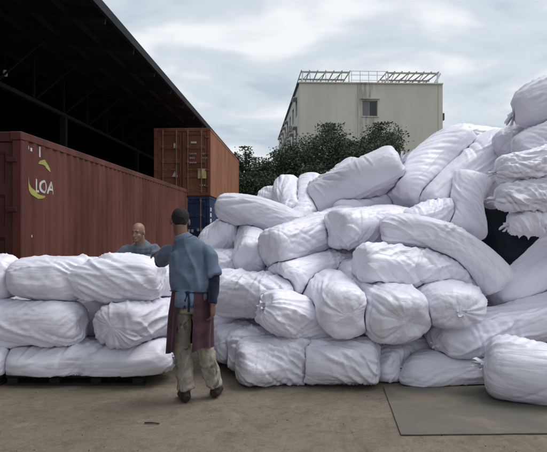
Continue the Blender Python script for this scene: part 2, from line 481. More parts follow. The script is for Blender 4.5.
def container(label, pos, mat, mat_side=None, mat_end=None, group=None):
    """origin: ground corner at the near right; x runs left as -x, y ahead"""
    mat_side = mat_side or mat; mat_end = mat_end or mat
    root = empty('shipping_container', pos, -TH)
    tag(root, label, 'container', group)
    W, H, L = CW, CH, CL
    pw = 0.14
    for sx, nm in ((0, 1), (-W, -1)):
        x0 = sx - 0.006 * nm
        y0, y1, z0, z1 = pw, L - pw, 0.16, H - 0.11
        vs, fs = [], []
        ys = []
        y = y0
        while y < y1:
            ys.append(y); y += PITCH / 4
        ys.append(y1)
        for y in ys:
            d = corr(y - y0) if y < y1 else 0
            for z in (z0, z1):
                vs.append((x0 + d * nm, y, z))
        for i in range(len(ys) - 1):
            f = (2 * i, 2 * i + 2, 2 * i + 3, 2 * i + 1)
            fs.append(f if nm > 0 else f[::-1])
        mesh_obj('side_panel', vs, fs, mat_side, root)
        xr = sx - 0.035 * nm
        MB().box((xr, L / 2, 0.08), (0.07, L - 2 * pw, 0.16), None, 0.008).build('bottom_rail', mat_side, root)
        MB().box((xr, L / 2, H - 0.055), (0.07, L - 2 * pw, 0.11), None, 0.008).build('top_rail', mat_side, root)
        for yy in (pw / 2, L - pw / 2):
            MB().box((sx - 0.07 * nm, yy, H / 2), (0.14, pw, H - 0.24), None, 0.012).build('corner_post', mat_side if yy > 1 else mat, root)
            for zz in (0.06, H - 0.06):
                MB().box((sx - 0.08 * nm, yy, zz), (0.166, pw + 0.03, 0.12), None, 0.012).build('corner_casting', mat, root)
    # roof with shallow cross ribs
    vs, fs = [], []
    ny_ = 56
    for i in range(ny_ + 1):
        y = 0.1 + (L - 0.2) * i / ny_
        z = H - 0.045 + (0.02 if i % 4 in (1, 2) else 0)
        vs += [(-0.05, y, z), (-W + 0.05, y, z)]
    for i in range(ny_):
        fs.append((2 * i, 2 * i + 2, 2 * i + 3, 2 * i + 1))
    mesh_obj('roof_panel', vs, fs, mat_side, root)
    MB().box((-W / 2, L - 0.08, H / 2), (W - 0.28, 0.04, H - 0.2)).build('front_wall', mat_side, root)
    MB().box((-W / 2, L / 2, 0.10), (W - 0.16, L - 0.2, 0.06)).build('floor_pan', M['rubber'], root)
    MB().box((-W / 2, 0.07, H - 0.07), (W - 0.28, 0.12, 0.14), None, 0.01).build('door_header', mat_end, root)
    MB().box((-W / 2, 0.07, 0.08), (W - 0.28, 0.12, 0.16), None, 0.01).build('door_sill', mat_end, root)
    dw = (W - 0.28) / 2
    for k in range(2):
        cx = -0.14 - dw / 2 - k * dw
        z0, z1 = 0.17, H - 0.15
        # pressed door: four recessed bands
        vs, fs = [], []
        hb = (z1 - z0)
        zs, dp = [z0], [0.0]
        for q in range(4):
            c0 = z0 + hb * (0.06 + q * 0.235); c1 = c0 + hb * 0.185
            zs += [c0, c0 + 0.04, c1 - 0.04, c1]; dp += [0, 0.035, 0.035, 0]
        zs.append(z1); dp.append(0)
        hw = dw / 2 - 0.012
        for z, d in zip(zs, dp):
            for x, dd in ((-hw, 0), (-hw + 0.10, 0), (-hw + 0.13, d), (hw - 0.13, d), (hw - 0.10, 0), (hw, 0)):
                vs.append((cx + x, 0.035 + dd, z))
        for i in range(len(zs) - 1):
            for j in range(5):
                a = i * 6 + j
                fs.append((a, a + 1, a + 7, a + 6))
        door = mesh_obj('door', vs, fs, mat_end, root)
        MB().box((cx, 0.10, (z0 + z1) / 2), (dw - 0.03, 0.03, z1 - z0)).build('door_core', mat_end, door)
        MB().box((cx - dw / 2 + 0.006 if k == 0 else cx + dw / 2 - 0.006, 0.03, (z0 + z1) / 2), (0.010, 0.03, z1 - z0)).build('gasket', M['rubber'], door)
        for s in (-1, 1):
            bx = cx + s * dw * 0.27
            mb = MB()
            mb.bar((bx, -0.012, 0.12), (bx, -0.012, H - 0.08), 0.042, n=8)
            for zz in (0.20, 0.8, 1.45, 2.1, H - 0.18):
                mb.box((bx, 0.008, zz), (0.10, 0.05, 0.05))
            mb.build('locking_bar', M['bar_steel'], door)
            MB().bar((bx, -0.045, 1.12), (bx - s * 0.38, -0.045, 1.12), 0.03).build('bar_handle', M['bar_steel'], door)
        for zz in (0.4, 1.1, 1.8, 2.5):
            hx = -0.14 if k == 0 else -W + 0.14
            MB().box((hx, 0.0, zz), (0.16, 0.05, 0.07), None, 0.008).build('hinge', mat_end, door)
    return root
def flat_decal(name, mat, root, pts, y):
    """thin plate on the door end (x, z outline)"""
    vs = [(x, y, z) for x, z in pts] + [(x, y + 0.006, z) for x, z in pts]
    n = len(pts)
    fs = [tuple(range(n)), tuple(range(2 * n - 1, n - 1, -1))] + [(i, n + i, n + (i + 1) % n, (i + 1) % n) for i in range(n)]
    return mesh_obj(name, vs, fs, mat, root)
def rect(x, z, w, h): return [(x - w / 2, z - h / 2), (x + w / 2, z - h / 2), (x + w / 2, z + h / 2), (x - w / 2, z + h / 2)]
def dashes(name, root, x, z, spec, h=0.10, y=0.02):
    """row of small weathered characters, too small to read: (width, gap) pairs; None of them spells anything"""
    mb = MB()
    for w, gp in spec:
        mb.box((x + w / 2, y, z), (w, 0.006, h)); x += w + gp
    return mb.build(name, M['decal_dim'], root)

near = Y(3.86, 7.98)
lqa = container('long maroon container with white and lime logo on its ribbed side', near, M['c_red'], None, M['c_dark'])
# side logo and marks follow the ribs
def on_side(root, name, mat, loops_bm):
    bm = loops_bm
    k = 0
    ys = [v.co.y for v in bm.verts]
    y = math.floor((min(ys) - 0.14) / PITCH) * PITCH + 0.14
    while y < max(ys):
        for f in (0, 0.25, 0.5, 0.75):
            bmesh.ops.bisect_plane(bm, geom=bm.verts[:] + bm.edges[:] + bm.faces[:], plane_co=(0, y + f * PITCH, 0), plane_no=(0, 1, 0))
        y += PITCH
    for v in bm.verts:
        v.co.x = corr(v.co.y - 0.14) - 0.006 + 0.005
    bmesh.ops.recalc_face_normals(bm, faces=bm.faces[:])
    me = bpy.data.meshes.new(name); bm.to_mesh(me); bm.free()
    return link(name, me, mat, root)
def poly_bm(loops):
    bm = bmesh.new()
    for lp in loops:
        bm.faces.new([bm.verts.new((0, y, z)) for y, z in lp])
    return bm
def crescent(cy, cz, ry, rz, a0, a1, w):
    n = 16; bm = bmesh.new(); prev = None
    for i in range(n + 1):
        t = i / n; a = R(a0 + (a1 - a0) * t)
        th = w * (math.sin(math.pi * min(1, t * 1.0)) ** 0.8) * 0.5 + 0.003
        o = bm.verts.new((0, cy + (ry + th) * math.cos(a), cz + (rz + th) * math.sin(a)))
        q = bm.verts.new((0, cy + (ry - th) * math.cos(a), cz + (rz - th) * math.sin(a)))
        if prev: bm.faces.new((prev[0], o, q, prev[1]))
        prev = (o, q)
    return bm
def text_bm(txt, y, z, h, wscale=1.0, offset=0.0, shear=0.0):
    cu = bpy.data.curves.new('txt', 'FONT'); cu.body = txt; cu.size = 1.0; cu.offset = offset; cu.shear = shear
    to = bpy.data.objects.new('txt', cu); COL.objects.link(to)
    dg = bpy.context.evaluated_depsgraph_get()
    me = bpy.data.meshes.new_from_object(to.evaluated_get(dg))
    bpy.data.objects.remove(to); bpy.data.curves.remove(cu)
    bm = bmesh.new(); bm.from_mesh(me); bpy.data.meshes.remove(me)
    xs = [v.co.x for v in bm.verts]; ys = [v.co.y for v in bm.verts]
    sc = h / (max(ys) - min(ys)); x0, y0 = min(xs), min(ys)
    for v in bm.verts:
        v.co = Vector((0, y + (v.co.x - x0) * sc * wscale, z + (v.co.y - y0) * sc))
    return bm
on_side(lqa, 'logo_lettering', M['decal'], text_bm('LOA', 0.45, 2.07, 0.20, 1.25, 0.018))
on_side(lqa, 'logo_swoosh', M['logo_g'], crescent(0.64, 2.24, 0.40, 0.23, 168, 292, 0.085))
on_side(lqa, 'logo_swoosh', M['logo_g'], crescent(0.72, 2.30, 0.28, 0.24, 30, 120, 0.085))
for yy, ww, hh, zz in ((0.235, 0.05, 0.05, 2.70), (0.34, 0.05, 0.05, 2.685), (0.62, 0.045, 0.16, 2.69), (0.36, 0.02, 0.035, 1.42)):
    on_side(lqa, 'side_mark', M['decal'], poly_bm([rect(yy, zz, ww, hh)]))

SP = Y(3.72, 24.6)
blue = container('navy blue container at the bottom of the stack of two', SP, M['c_blue'])
top = container('rust brown container on top of the navy one', SP + LX * -0.03 + Vector((0, 0, CH + 0.02)), M['c_rust'], M['c_orange'])
for nm, mt, x, z, w, h in (('door_plate', 'decal', -1.52, 2.15, 0.13, 0.22), ('door_plate', 'decal_y', -0.36, 0.95, 0.36, 0.42), ('door_plate', 'decal', -0.72, 2.28, 0.24, 0.08)):
    flat_decal(nm, M[mt], top, rect(x, z, w, h), 0.012)
flat_decal('hazard_mark', M['decal'], top, [(-1.66, 0.82), (-1.40, 0.82), (-1.53, 1.06)], 0.012)
for k, (x, z, sp) in enumerate(((-0.90, 1.80, ((.05, .03),) * 4), (-0.90, 1.62, ((.06, .02),) * 3), (-0.90, 1.42, ((.05, .03),) * 4), (-0.42, 1.80, ((.05, .03),) * 4), (-0.42, 1.62, ((.04, .04),) * 4), (-0.45, 0.45, ((.05, .04),) * 3))):
    dashes('door_lettering', top, x, z, sp, 0.07)
for x, z, sp, h in ((-0.95, 1.42, ((.10, .05),) * 2, .13), (-0.55, 1.46, ((.09, .035), (.09, .035), (.09, .06), (.09, .08), (.10, .03)), .12), (-0.42, 1.25, ((.08, .03),) * 3, .10), (-0.85, 0.7, ((.07, .05),) * 5, .10)):
    dashes('door_lettering', blue, x, z, sp, h)
# white code panel at the blue container's near corner, on the side wall
on_side(blue, 'side_code_panel', M['decal'], poly_bm([rect(0.40 + 0.9 * i, 1.62 + dz, 0.5, 0.16) for i in range(1) for dz in (0.0, 0.24, 0.48, 0.72)]))

# ------------------------------------------------------------------ cream building far behind
def mat_render(name, col):
    m, t, b = newmat(name)
    a = noise_fac(t, coords(t, (1, 1, 0.25)), 0.35, 6, 0.6, 0.35, 0.7)
    s = noise_fac(t, coords(t, (2.2, 2.2, 0.10)), 1.0, 6, 0.65, 0.56, 0.80)
    c = mixc(t, a, col, tuple(x * 0.86 for x in col[:3]) + (1,))
    c = mixc(t, scale_fac(t, s, 0.45), c, tuple(x * 0.55 for x in col[:3]) + (1,))
    t.links.new(c, b.inputs['Base Color'])
    b.inputs['Roughness'].default_value = 0.9
    return m
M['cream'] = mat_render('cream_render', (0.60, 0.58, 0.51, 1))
def window_stain(m):
    # rain stains that run from the roof edge past the front window
    t = m.node_tree; b = t.nodes['Principled BSDF']
    old = b.inputs['Base Color'].links[0].from_socket
    g_ = N(t, 'ShaderNodeTexCoord'); sp = N(t, 'ShaderNodeSeparateXYZ'); t.links.new(g_.outputs['Object'], sp.inputs[0])
    sb = N(t, 'ShaderNodeMath', operation='SUBTRACT'); sb.inputs[1].default_value = 7.0; t.links.new(sp.outputs['X'], sb.inputs[0])
    ab = N(t, 'ShaderNodeMath', operation='ABSOLUTE'); t.links.new(sb.outputs[0], ab.inputs[0])
    mr = N(t, 'ShaderNodeMapRange'); mr.interpolation_type = 'SMOOTHSTEP'
    for k, v in (('From Min', 0.3), ('From Max', 1.6), ('To Min', 1.0), ('To Max', 0.0)): mr.inputs[k].default_value = v
    t.links.new(ab.outputs[0], mr.inputs['Value'])
    nf = noise_fac(t, coords(t, (1.6, 1, 0.22)), 1.6, 5, 0.65, 0.40, 0.66)
    mu = N(t, 'ShaderNodeMath', operation='MULTIPLY'); t.links.new(mr.outputs[0], mu.inputs[0]); t.links.new(nf, mu.inputs[1])
    c = mixc(t, scale_fac(t, mu.outputs[0], 0.7), old, (0.20, 0.19, 0.15, 1))
    t.links.new(c, b.inputs['Base Color'])
window_stain(M['cream'])
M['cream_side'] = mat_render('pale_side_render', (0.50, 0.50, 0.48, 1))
M['pergola'] = simple('pergola_paint', (0.42, 0.42, 0.36, 1), 0.6, 0.3)
M['railw'] = simple('white_rail', (0.7, 0.72, 0.74, 1), 0.5, 0.15)
M['cap'] = simple('roof_edge', (0.08, 0.085, 0.09, 1), 0.8, 0.3)
M['frame'] = simple('window_frame', (0.34, 0.34, 0.34, 1), 0.5, 0.2)
M['acw'] = simple('ac_casing', (0.30, 0.31, 0.31, 1), 0.6, 0.25)
def mat_glass(name, col, rough=0.12):
    m, t, b = newmat(name)
    b.inputs['Base Color'].default_value = col
    b.inputs['Roughness'].default_value = rough
    b.inputs['Specular IOR Level'].default_value = 0.6
    return m
M['glass'] = mat_glass('dark_pane', (0.012, 0.015, 0.018, 1))
M['glass_l'] = mat_glass('pane_with_blind', (0.14, 0.15, 0.16, 1), 0.35)
M['stain'] = simple('damp_stain', (0.10, 0.10, 0.085, 1), 0.95, 0.5, 3.0)
def wall_holes(w, h, holes, depth, th=0.3):
    """wall in the x-z plane facing -y with real openings; reveal faces included"""
    xs = sorted({0, w} | {a for q in holes for a in (q[0], q[1])})
    zs = sorted({0, h} | {a for q in holes for a in (q[2], q[3])})
    vs, fs = [], []
    def quad(a, b, c, d):
        k = len(vs); vs.extend([a, b, c, d]); fs.append((k, k + 1, k + 2, k + 3))
    for i in range(len(xs) - 1):
        for j in range(len(zs) - 1):
            mx_, mz_ = (xs[i] + xs[i + 1]) / 2, (zs[j] + zs[j + 1]) / 2
            if any(q[0] < mx_ < q[1] and q[2] < mz_ < q[3] for q in holes): continue
            quad((xs[i], 0, zs[j]), (xs[i + 1], 0, zs[j]), (xs[i + 1], 0, zs[j + 1]), (xs[i], 0, zs[j + 1]))
    for a, b, c, d in holes:
        quad((a, 0, c), (a, depth, c), (b, depth, c), (b, 0, c))
        quad((a, 0, d), (b, 0, d), (b, depth, d), (a, depth, d))
        quad((a, 0, c), (a, 0, d), (a, depth, d), (a, depth, c))
        quad((b, 0, c), (b, depth, c), (b, depth, d), (b, 0, d))
    return vs, fs
def window(root, M4, x0, x1, z0, z1, depth, split, left_mat, right_mat):
    """window unit in wall coordinates; M4 maps them into the building"""
    mb = MB(); fw = 0.06
    yc = depth - 0.05
    mb.box(((x0 + x1) / 2, yc, z0 + fw / 2), (x1 - x0, 0.07, fw)); mb.box(((x0 + x1) / 2, yc, z1 - fw / 2), (x1 - x0, 0.07, fw))
    for x in (x0 + fw / 2, x0 + (x1 - x0) * split, x1 - fw / 2):
        mb.box((x, yc, (z0 + z1) / 2), (fw, 0.066, z1 - z0 - 2 * fw))
    w = mb.build('window', M['frame'], root); w.matrix_local = M4
    xm = x0 + (x1 - x0) * split
    for a, b, mt in ((x0 + fw, xm - fw / 2, left_mat), (xm + fw / 2, x1 - fw, right_mat)):
        MB().box(((a + b) / 2, yc + 0.015, (z0 + z1) / 2), (b - a, 0.012, z1 - z0 - 2 * fw)).build('pane', mt, w)
def building():
    D0 = 60.0
    o = P(299.5, 228, D0); rz = R(2.6)
    W, H, L = 15.0, 16.55, 39.0
    root = empty('cream_building', (o.x, o.y, 0), rz)
    tag(root, 'cream concrete building with a rooftop pergola and one front window', 'building')
    # front
    wx, wz = (363 - 299.5) / F * D0, CAMZ + (228 - 115.5) / F * D0
    hole = (wx, wx + 1.6, wz, wz + 1.62)
    vs, fs = wall_holes(W, H, [hole], 0.25)
    mesh_obj('front_wall', vs, fs, M['cream'], root)
    window(root, Matrix(), *hole, 0.25, 0.46, M['glass_l'], M['glass'])
    MB().box((wx + 0.8, -0.05, wz - 0.05), (1.8, 0.14, 0.09)).build('sill', M['cream'], root)
    MB().box((wx + 0.8, -0.12, wz + 1.80), (2.0, 0.26, 0.08)).build('window_hood', M['cream'], root)
    # left side wall, seen sharply foreshortened
    # wall x runs from the far end to the front corner, faces -X of the building
    side = Matrix.Translation((0, L, 0)) @ Matrix.Rotation(R(-90), 4, 'Z')
    holes = []
    for fl in range(5):
        z = 1.0 + fl * 3.15
        for c in range(8):
            x = 1.6 + c * 4.65
            holes.append((x, x + 2.1, z + 0.15, z + 1.95))
    vs, fs = wall_holes(L, H, holes, 0.25)
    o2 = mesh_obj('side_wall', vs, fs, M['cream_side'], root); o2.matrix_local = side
    r2 = random.Random(4)
    for k, h_ in enumerate(holes):
        window(root, side, *h_, 0.25, 0.5, M['glass'], M['glass'] if r2.random() < 0.7 else M['glass_l'])
        if r2.random() < 0.55:
            a = MB().box((h_[0] + 1.05, -0.35, h_[2] - 0.55), (0.95, 0.42, 0.65), None, 0.03).build('air_conditioner', M['acw'], root)
            a.matrix_local = side
        if r2.random() < 0.5:
            a = MB().box((h_[0] + 1.05, -0.22, h_[3] + 0.12), (2.3, 0.44, 0.08)).build('window_hood', M['cream_side'], root); a.matrix_local = side
    MB().box((W + 0.02, L / 2, H / 2), (0.04, L, H)).build('right_wall', M['cream'], root)
    MB().box((W / 2, L, H / 2), (W, 0.3, H)).build('rear_wall', M['cream'], root)
    MB().box((W / 2, L / 2, H - 0.9), (W - 0.1, L - 0.6, 0.2)).build('roof_deck', M['cap'], root)
    # coping
    MB().box((W / 2, -0.02, H + 0.06), (W + 0.1, 0.34, 0.12)).build('coping', M['cream'], root)
    MB().box((-0.04, L / 2 + 0.2, H + 0.07), (0.36, L - 0.2, 0.14)).build('coping', M['cap'], root)
    # roof pergola: two open lattice canopies and a rail between
    PZ = CAMZ + (228 - 70) / F * D0 - 0.05
    def canopy(x0, x1, y0, y1):
        g_ = empty('pergola', (0, 0, 0)); g_.parent = root
        for yy in (y0, (y0 + y1) / 2, y1):
            MB().box(((x0 + x1) / 2, yy, PZ), (x1 - x0, 0.14, 0.16)).build('beam', M['pergola'], g_)
        n = int((x1 - x0) / 0.75)
        for i in range(n + 1):
            x = x0 + (x1 - x0) * i / n
            MB().box((x, (y0 + y1) / 2, PZ + 0.13), (0.08, y1 - y0 + 0.3, 0.10)).build('slat', M['pergola'], g_)
        mb = MB()
        for i in range(n):
            xa, xb = x0 + (x1 - x0) * i / n, x0 + (x1 - x0) * (i + 1) / n
            mb.bar((xa, y0 if i % 2 else y1, PZ - 0.02), (xb, y1 if i % 2 else y0, PZ - 0.02), 0.05)
        mb.build('bracing', M['pergola'], g_)
        for x in (x0 + 0.1, x1 - 0.1):
            for yy in (y0, y1):
                MB().box((x, yy, (PZ + H - 0.8) / 2), (0.12, 0.12, PZ - H + 0.72)).build('post', M['railw'], g_)
    canopy(0.25, 5.35, 0.5, 6.6)
    canopy(9.3, 14.75, 0.5, 6.6)
    mb = MB()
    for zz in (0.55, 1.1, 1.5):
        mb.bar((5.4, 0.35, H + zz - 0.1), (9.2, 0.35, H + zz - 0.1), 0.05)
    mb.build('roof_rail', M['railw'], root)
    for i in range(5):
        x = 5.5 + 3.6 * i / 4
        MB().bar((x, 0.35, H + 0.05), (x, 0.35, H + 1.42), 0.06).build('rail_post', M['railw'], root)
    MB().bar((14.3, 0.45, H + 0.1), (14.95, 0.45, PZ), 0.16).build('brace', M['railw'], root)
    MB().bar((14.95, 6.6, H - 0.3), (14.95, 0.45, PZ), 0.10).build('brace', M['railw'], root)
    MB().bar((6.15, -0.07, 0.0), (6.15, -0.07, H - 0.1), 0.09, n=8).build('downpipe', M['cream'], root)
    MB().bar((14.6, -0.06, 0.0), (14.6, -0.06, H - 0.1), 0.08, n=8).build('downpipe', M['cream'], root)
    a = MB().box((W + 0.28, 1.2, 13.35), (0.45, 0.9, 0.75), None, 0.03).build('air_conditioner', M['cap'], root)
building()

# ------------------------------------------------------------------ trees
def mat_leaf(name, col):
    m, t, b = newmat(name)
    v = coords(t)
    a = noise_fac(t, v, 1.3, 4, 0.6, 0.3, 0.7)
    f = noise_fac(t, v, 9.0, 3, 0.6, 0.3, 0.7)
    c = mixc(t, a, tuple(x * 0.6 for x in col) + (1,), col + (1,))
    c = mixc(t, scale_fac(t, f, 0.5), c, tuple(min(1, x * 1.7) for x in col) + (1,))
    t.links.new(c, b.inputs['Base Color'])
    b.inputs['Roughness'].default_value = 0.8
    b.inputs['Specular IOR Level'].default_value = 0.12
    return m
M['leaf_dark'] = mat_leaf('dark_leaf', (0.072, 0.092, 0.064))
M['leaf_mid'] = mat_leaf('mid_leaf', (0.070, 0.100, 0.060))
M['bark'] = simple('bark', (0.07, 0.055, 0.042, 1), 0.9, 0.4, 4.0)
def tree(label, px, d, top_y, half_w_px, mat, seed, low=0.25, leaves=9000, leaf=0.17):
    rg = np.random.default_rng(seed)
    base = P(px, 228, d); base.z = 0
    H = CAMZ + (228 - top_y) / F * d
    RW = half_w_px / F * d
    root = empty('broadleaf_tree', base)
    tag(root, label, 'tree', 'trees in front of the cream building')
    # trunk and limbs
    mb = MB()
    def limb(a, b, r0, r1, n=6):
        a, b = Vector(a), Vector(b)
        t = (b - a).normalized(); u = t.orthogonal().normalized(); w = t.cross(u)
        ring = []
        for p, r in ((a, r0), (b, r1)):
            for k in range(n):
                an = 2 * math.pi * k / n
                ring.append(p + (u * math.cos(an) + w * math.sin(an)) * r)
        mb.quadmesh(ring, [(k, (k + 1) % n, n + (k + 1) % n, n + k) for k in range(n)])
    fork = Vector((rg.normal(0, .15), rg.normal(0, .15), H * max(low, 0.16)))
    limb((0, 0, -0.1), fork, 0.20, 0.14, 8)
    blobs = []
    for k in range(9):
        an = 2 * math.pi * (k + rg.uniform(-.3, .3)) / 9
        rr = RW * rg.uniform(0.30, 0.72)
        z = H * rg.uniform(low + 0.12, 0.84)
        c = Vector((math.cos(an) * rr, math.sin(an) * rr, z))
        midp = fork.lerp(c, 0.5) + Vector((rg.normal(0, .2), rg.normal(0, .2), 0.3))
        limb(fork, midp, 0.09, 0.06); limb(midp, c, 0.06, 0.025)
        blobs.append((np.array(c), RW * rg.uniform(0.30, 0.46), H * rg.uniform(0.10, 0.17)))
    blobs.append((np.array((0, 0, H * 0.86)), RW * 0.42, H * 0.14))
    blobs.append((np.array((rg.normal(0, .3), 0, H * 0.6)), RW * 0.55, H * 0.2))
    mb.build('trunk', M['bark'], root)
    # clumps of leaves near the surface of each blob
    C = []
    for c, rw, rh in blobs:
        n = 22
        v = rg.normal(0, 1, (n, 3)); v /= np.linalg.norm(v, axis=1)[:, None]
        v *= rg.uniform(0.55, 1.12, (n, 1))
        C.append(c + v * np.array([rw, rw, rh]))
    C = np.concatenate(C)
    per = max(8, int(leaves * 1.5) // len(C))
    n = per * len(C)
    ctr = np.repeat(C, per, 0) + rg.normal(0, 1, (n, 3)) * np.array([RW * 0.10, RW * 0.10, H * 0.035])
    ctr[:, 2] = np.clip(ctr[:, 2], 0.15, H)
    nrm = rg.normal(0, 1, (n, 3)) + np.array([0, 0, 0.7]); nrm /= np.linalg.norm(nrm, axis=1)[:, None]
    u = np.cross(nrm, rg.normal(0, 1, (n, 3))); u /= np.linalg.norm(u, axis=1)[:, None]
    w = np.cross(nrm, u)
    sz = leaf * rg.uniform(0.6, 1.3, (n, 1))
    q = np.stack([ctr - u * sz * .6, ctr - w * sz * .32 + nrm * sz * .08, ctr + u * sz * .6, ctr + w * sz * .32 + nrm * sz * .08], 1)
    fs = np.arange(n * 4).reshape(n, 4)
    mesh_obj('crown', q.reshape(-1, 3).tolist(), fs.tolist(), mat, root)
tree('wide dark tree in front of the building\'s left half', 325, 46, 125, 50, M['leaf_dark'], 1, 0.10, 22000)
tree('dark tree before the building\'s right half, under the front window', 384, 47, 123, 40, M['leaf_dark'], 2, 0.10, 18000)
tree('dark lower tree before the building\'s foreshortened side wall', 287, 44, 143, 34, M['leaf_dark'], 3, 0.08, 15000)
tree('mid green tree beside the stacked rust container', 242, 47, 147, 22, M['leaf_mid'], 4, 0.08, 10000)
tree('small green tree left of the building, low against the sky', 258, 52, 158, 20, M['leaf_mid'], 5, 0.06, 9000)
tree('bushy dark tree filling the gap at the centre', 354, 43, 142, 38, M['leaf_dark'], 6, 0.05, 15000)
tree('low dark shrub-like tree nearest the heap\'s left ridge', 262, 40, 172, 40, M['leaf_dark'], 7, 0.02, 14000)
tree('low dark shrub-like tree behind the heap\'s top ridge', 316, 40, 166, 40, M['leaf_dark'], 8, 0.02, 14000)
tree('dark tree behind the container stack, barely above its roof', 222, 50, 158, 18, M['leaf_mid'], 9, 0.06, 7000)
# ------------------------------------------------------------------ sacks
UU, VV = 128, 108                                    # grid of a sack: along, around
CAPR = 12                                           # rows spent on each flat end
def rows(n):
    """along-coordinate (-1..1) and radius profile of the grid rows, ends closed"""
    th = np.linspace(-1, 1, UU - 2 * CAPR)
    b = 0.62 * th * 0.985 + 0.38 * np.sin(th * math.pi / 2 * 0.985)
    pb = np.maximum(1 - np.abs(b) ** n, 0) ** (1 / n)
    t = np.linspace(0.06, 1, CAPR + 1)[:-1]
    e = abs(b[0]); cs = e + (1.0 - e) * (1 - t ** 2)
    return np.concatenate([-cs, b, cs[::-1]]), np.concatenate([pb[0] * t, pb, (pb[-1] * t)[::-1]])
def build_wrinkles(K=8, seed=5):
    """relax sheets that have slightly more cloth than the bag under them needs: the surplus buckles into folds"""
    rg = np.random.default_rng(seed)
    L, r = 1.40, 0.26
    s, prof = rows(4.0)
    ph = np.arange(VV) / VV * 2 * math.pi
    base = np.zeros((K, UU, VV, 3), np.float32)
    base[..., 0] = (s * L / 2)[None, :, None]
    base[..., 1] = (prof[:, None] * np.cos(ph)[None, :] * r)[None]
    base[..., 2] = (prof[:, None] * np.sin(ph)[None, :] * r)[None]
    def lowfreq(fu, fv):
        a = np.zeros((K, UU, VV), np.float32)
        u = np.linspace(0, 1, UU)[None, :, None]; v = (np.arange(VV) / VV)[None, None, :]
        for _ in range(7):
            ku = rg.uniform(-fu, fu, (K, 1, 1)); kv = rg.integers(-fv, fv + 1, (K, 1, 1))
            p0 = rg.uniform(0, 6.28, (K, 1, 1))
            a += np.sin(2 * math.pi * (ku * u + kv * v) + p0).astype(np.float32)
        return a / 2.6
    ex = np.clip(0.5 + 0.5 * lowfreq(2.2, 2), 0, 1)
    ey = np.clip(0.5 + 0.5 * lowfreq(2.2, 2), 0, 1)
    sh = 0.13 * np.sign(rg.uniform(-1, 1, (K, 1, 1))) * np.clip(lowfreq(1.2, 1), 0, 1)
    ends = np.clip((np.abs(s) - 0.60) / 0.3, 0, 1)[None, :, None]
    exv = 0.006 + 0.13 * ex ** 3 + 0.05 * ends         # surplus around the bag -> lengthwise folds
    exu = 0.003 + 0.05 * ey ** 3                        # surplus along the bag -> cross folds
    nz = rg.normal(0, 1, (K, UU, VV)).astype(np.float32)
    for _ in range(6):
        nz = (nz + np.roll(nz, 1, 2) + np.roll(nz, -1, 2)) / 3
        nz[:, 1:-1] = (nz[:, :-2] + nz[:, 1:-1] + nz[:, 2:]) / 3
    nz /= nz.std()
    nrm = base.copy(); nrm[..., 0] *= 0.0
    nrm /= np.linalg.norm(nrm, axis=-1, keepdims=True) + 1e-6
    endn = np.zeros_like(nrm); endn[..., 0] = np.sign(s)[None, :, None]
    w_end = np.clip((np.abs(s) - 0.86) / 0.14, 0, 1)[None, :, None, None]
    nrm = nrm * (1 - w_end) + endn * w_end
    nrm /= np.linalg.norm(nrm, axis=-1, keepdims=True) + 1e-6
    nrm = nrm.astype(np.float32)
    x = base + nrm * (nz * 0.006)[..., None]
    def ln(d): return np.sqrt((d * d).sum(-1)) + 1e-9
    def dists(b, off):
        du, dv = off
        y = np.roll(b, -dv, 2) if dv else b
        return y[:, du:] - b[:, :UU - du] if du else y - b
    cons = []
    for off, w in (((1, 0), 1.0), ((0, 1), 1.0), ((1, 1), 0.6), ((1, -1), 0.6), ((3, 0), 0.16), ((0, 3), 0.16)):
        du, dv = off
        d0 = ln(dists(base, off))
        a, b_ = exu[:, :UU - du] if du else exu, exv[:, :UU - du] if du else exv
        su = sh[:, :UU - du] if du else sh
        if dv == 0: rest = d0 * (1 + a)
        elif du == 0: rest = d0 * (1 + b_)
        else: rest = d0 * (1 + 0.5 * (a + b_) + (su if dv > 0 else -su))
        cons.append((off, rest.astype(np.float32), w, abs(du) > 1 or abs(dv) > 1))
    for it in range(220):
        acc = np.zeros_like(x); cnt = np.float32(2.6)
        for (du, dv), rest, w, bend in cons:
            d = dists(x, (du, dv))
            l = ln(d)
            c = (l - rest) / l * (0.5 * w)
            if bend: c = np.where(l < rest * 0.90, (l - rest * 0.90) / l * (0.5 * w), 0)
            c = d * c[..., None]
            if du:
                acc[:, :UU - du] += c
                acc[:, du:] -= np.roll(c, dv, 2) if dv else c
            else:
                acc += c
                acc -= np.roll(c, dv, 2)
        x = x + acc / cnt
        off = x - base
        h = (off * nrm).sum(-1, keepdims=True)
        x -= nrm * (h - np.clip(h, -0.035, 0.016)) * 0.6
        x += (base - x) * 0.004
        x[:, 0] = base[:, 0]; x[:, -1] = base[:, -1]
        if it % 8 == 7 and it < 200:                                  # damp the grid-scale zigzag
            y = 0.5 * x + 0.25 * (np.roll(x, 1, 2) + np.roll(x, -1, 2))
            y[:, 1:-1] = 0.5 * y[:, 1:-1] + 0.25 * (y[:, :-2] + y[:, 2:])
            x = 0.7 * x + 0.3 * y
    off = x - base
    h = (off * nrm).sum(-1)
    tu = np.gradient(base, axis=1); tu /= np.linalg.norm(tu, axis=-1, keepdims=True) + 1e-9
    tv = np.cross(nrm, tu)
    return np.stack([h, (off * tu).sum(-1), (off * tv).sum(-1)], -1)
WR = build_wrinkles()
_S = rows(4.0)[0]
_CAP = np.clip((np.abs(_S) - 0.97) / 0.02, 0, 1)[:, None]
_PH = np.arange(VV) / VV * 2 * math.pi

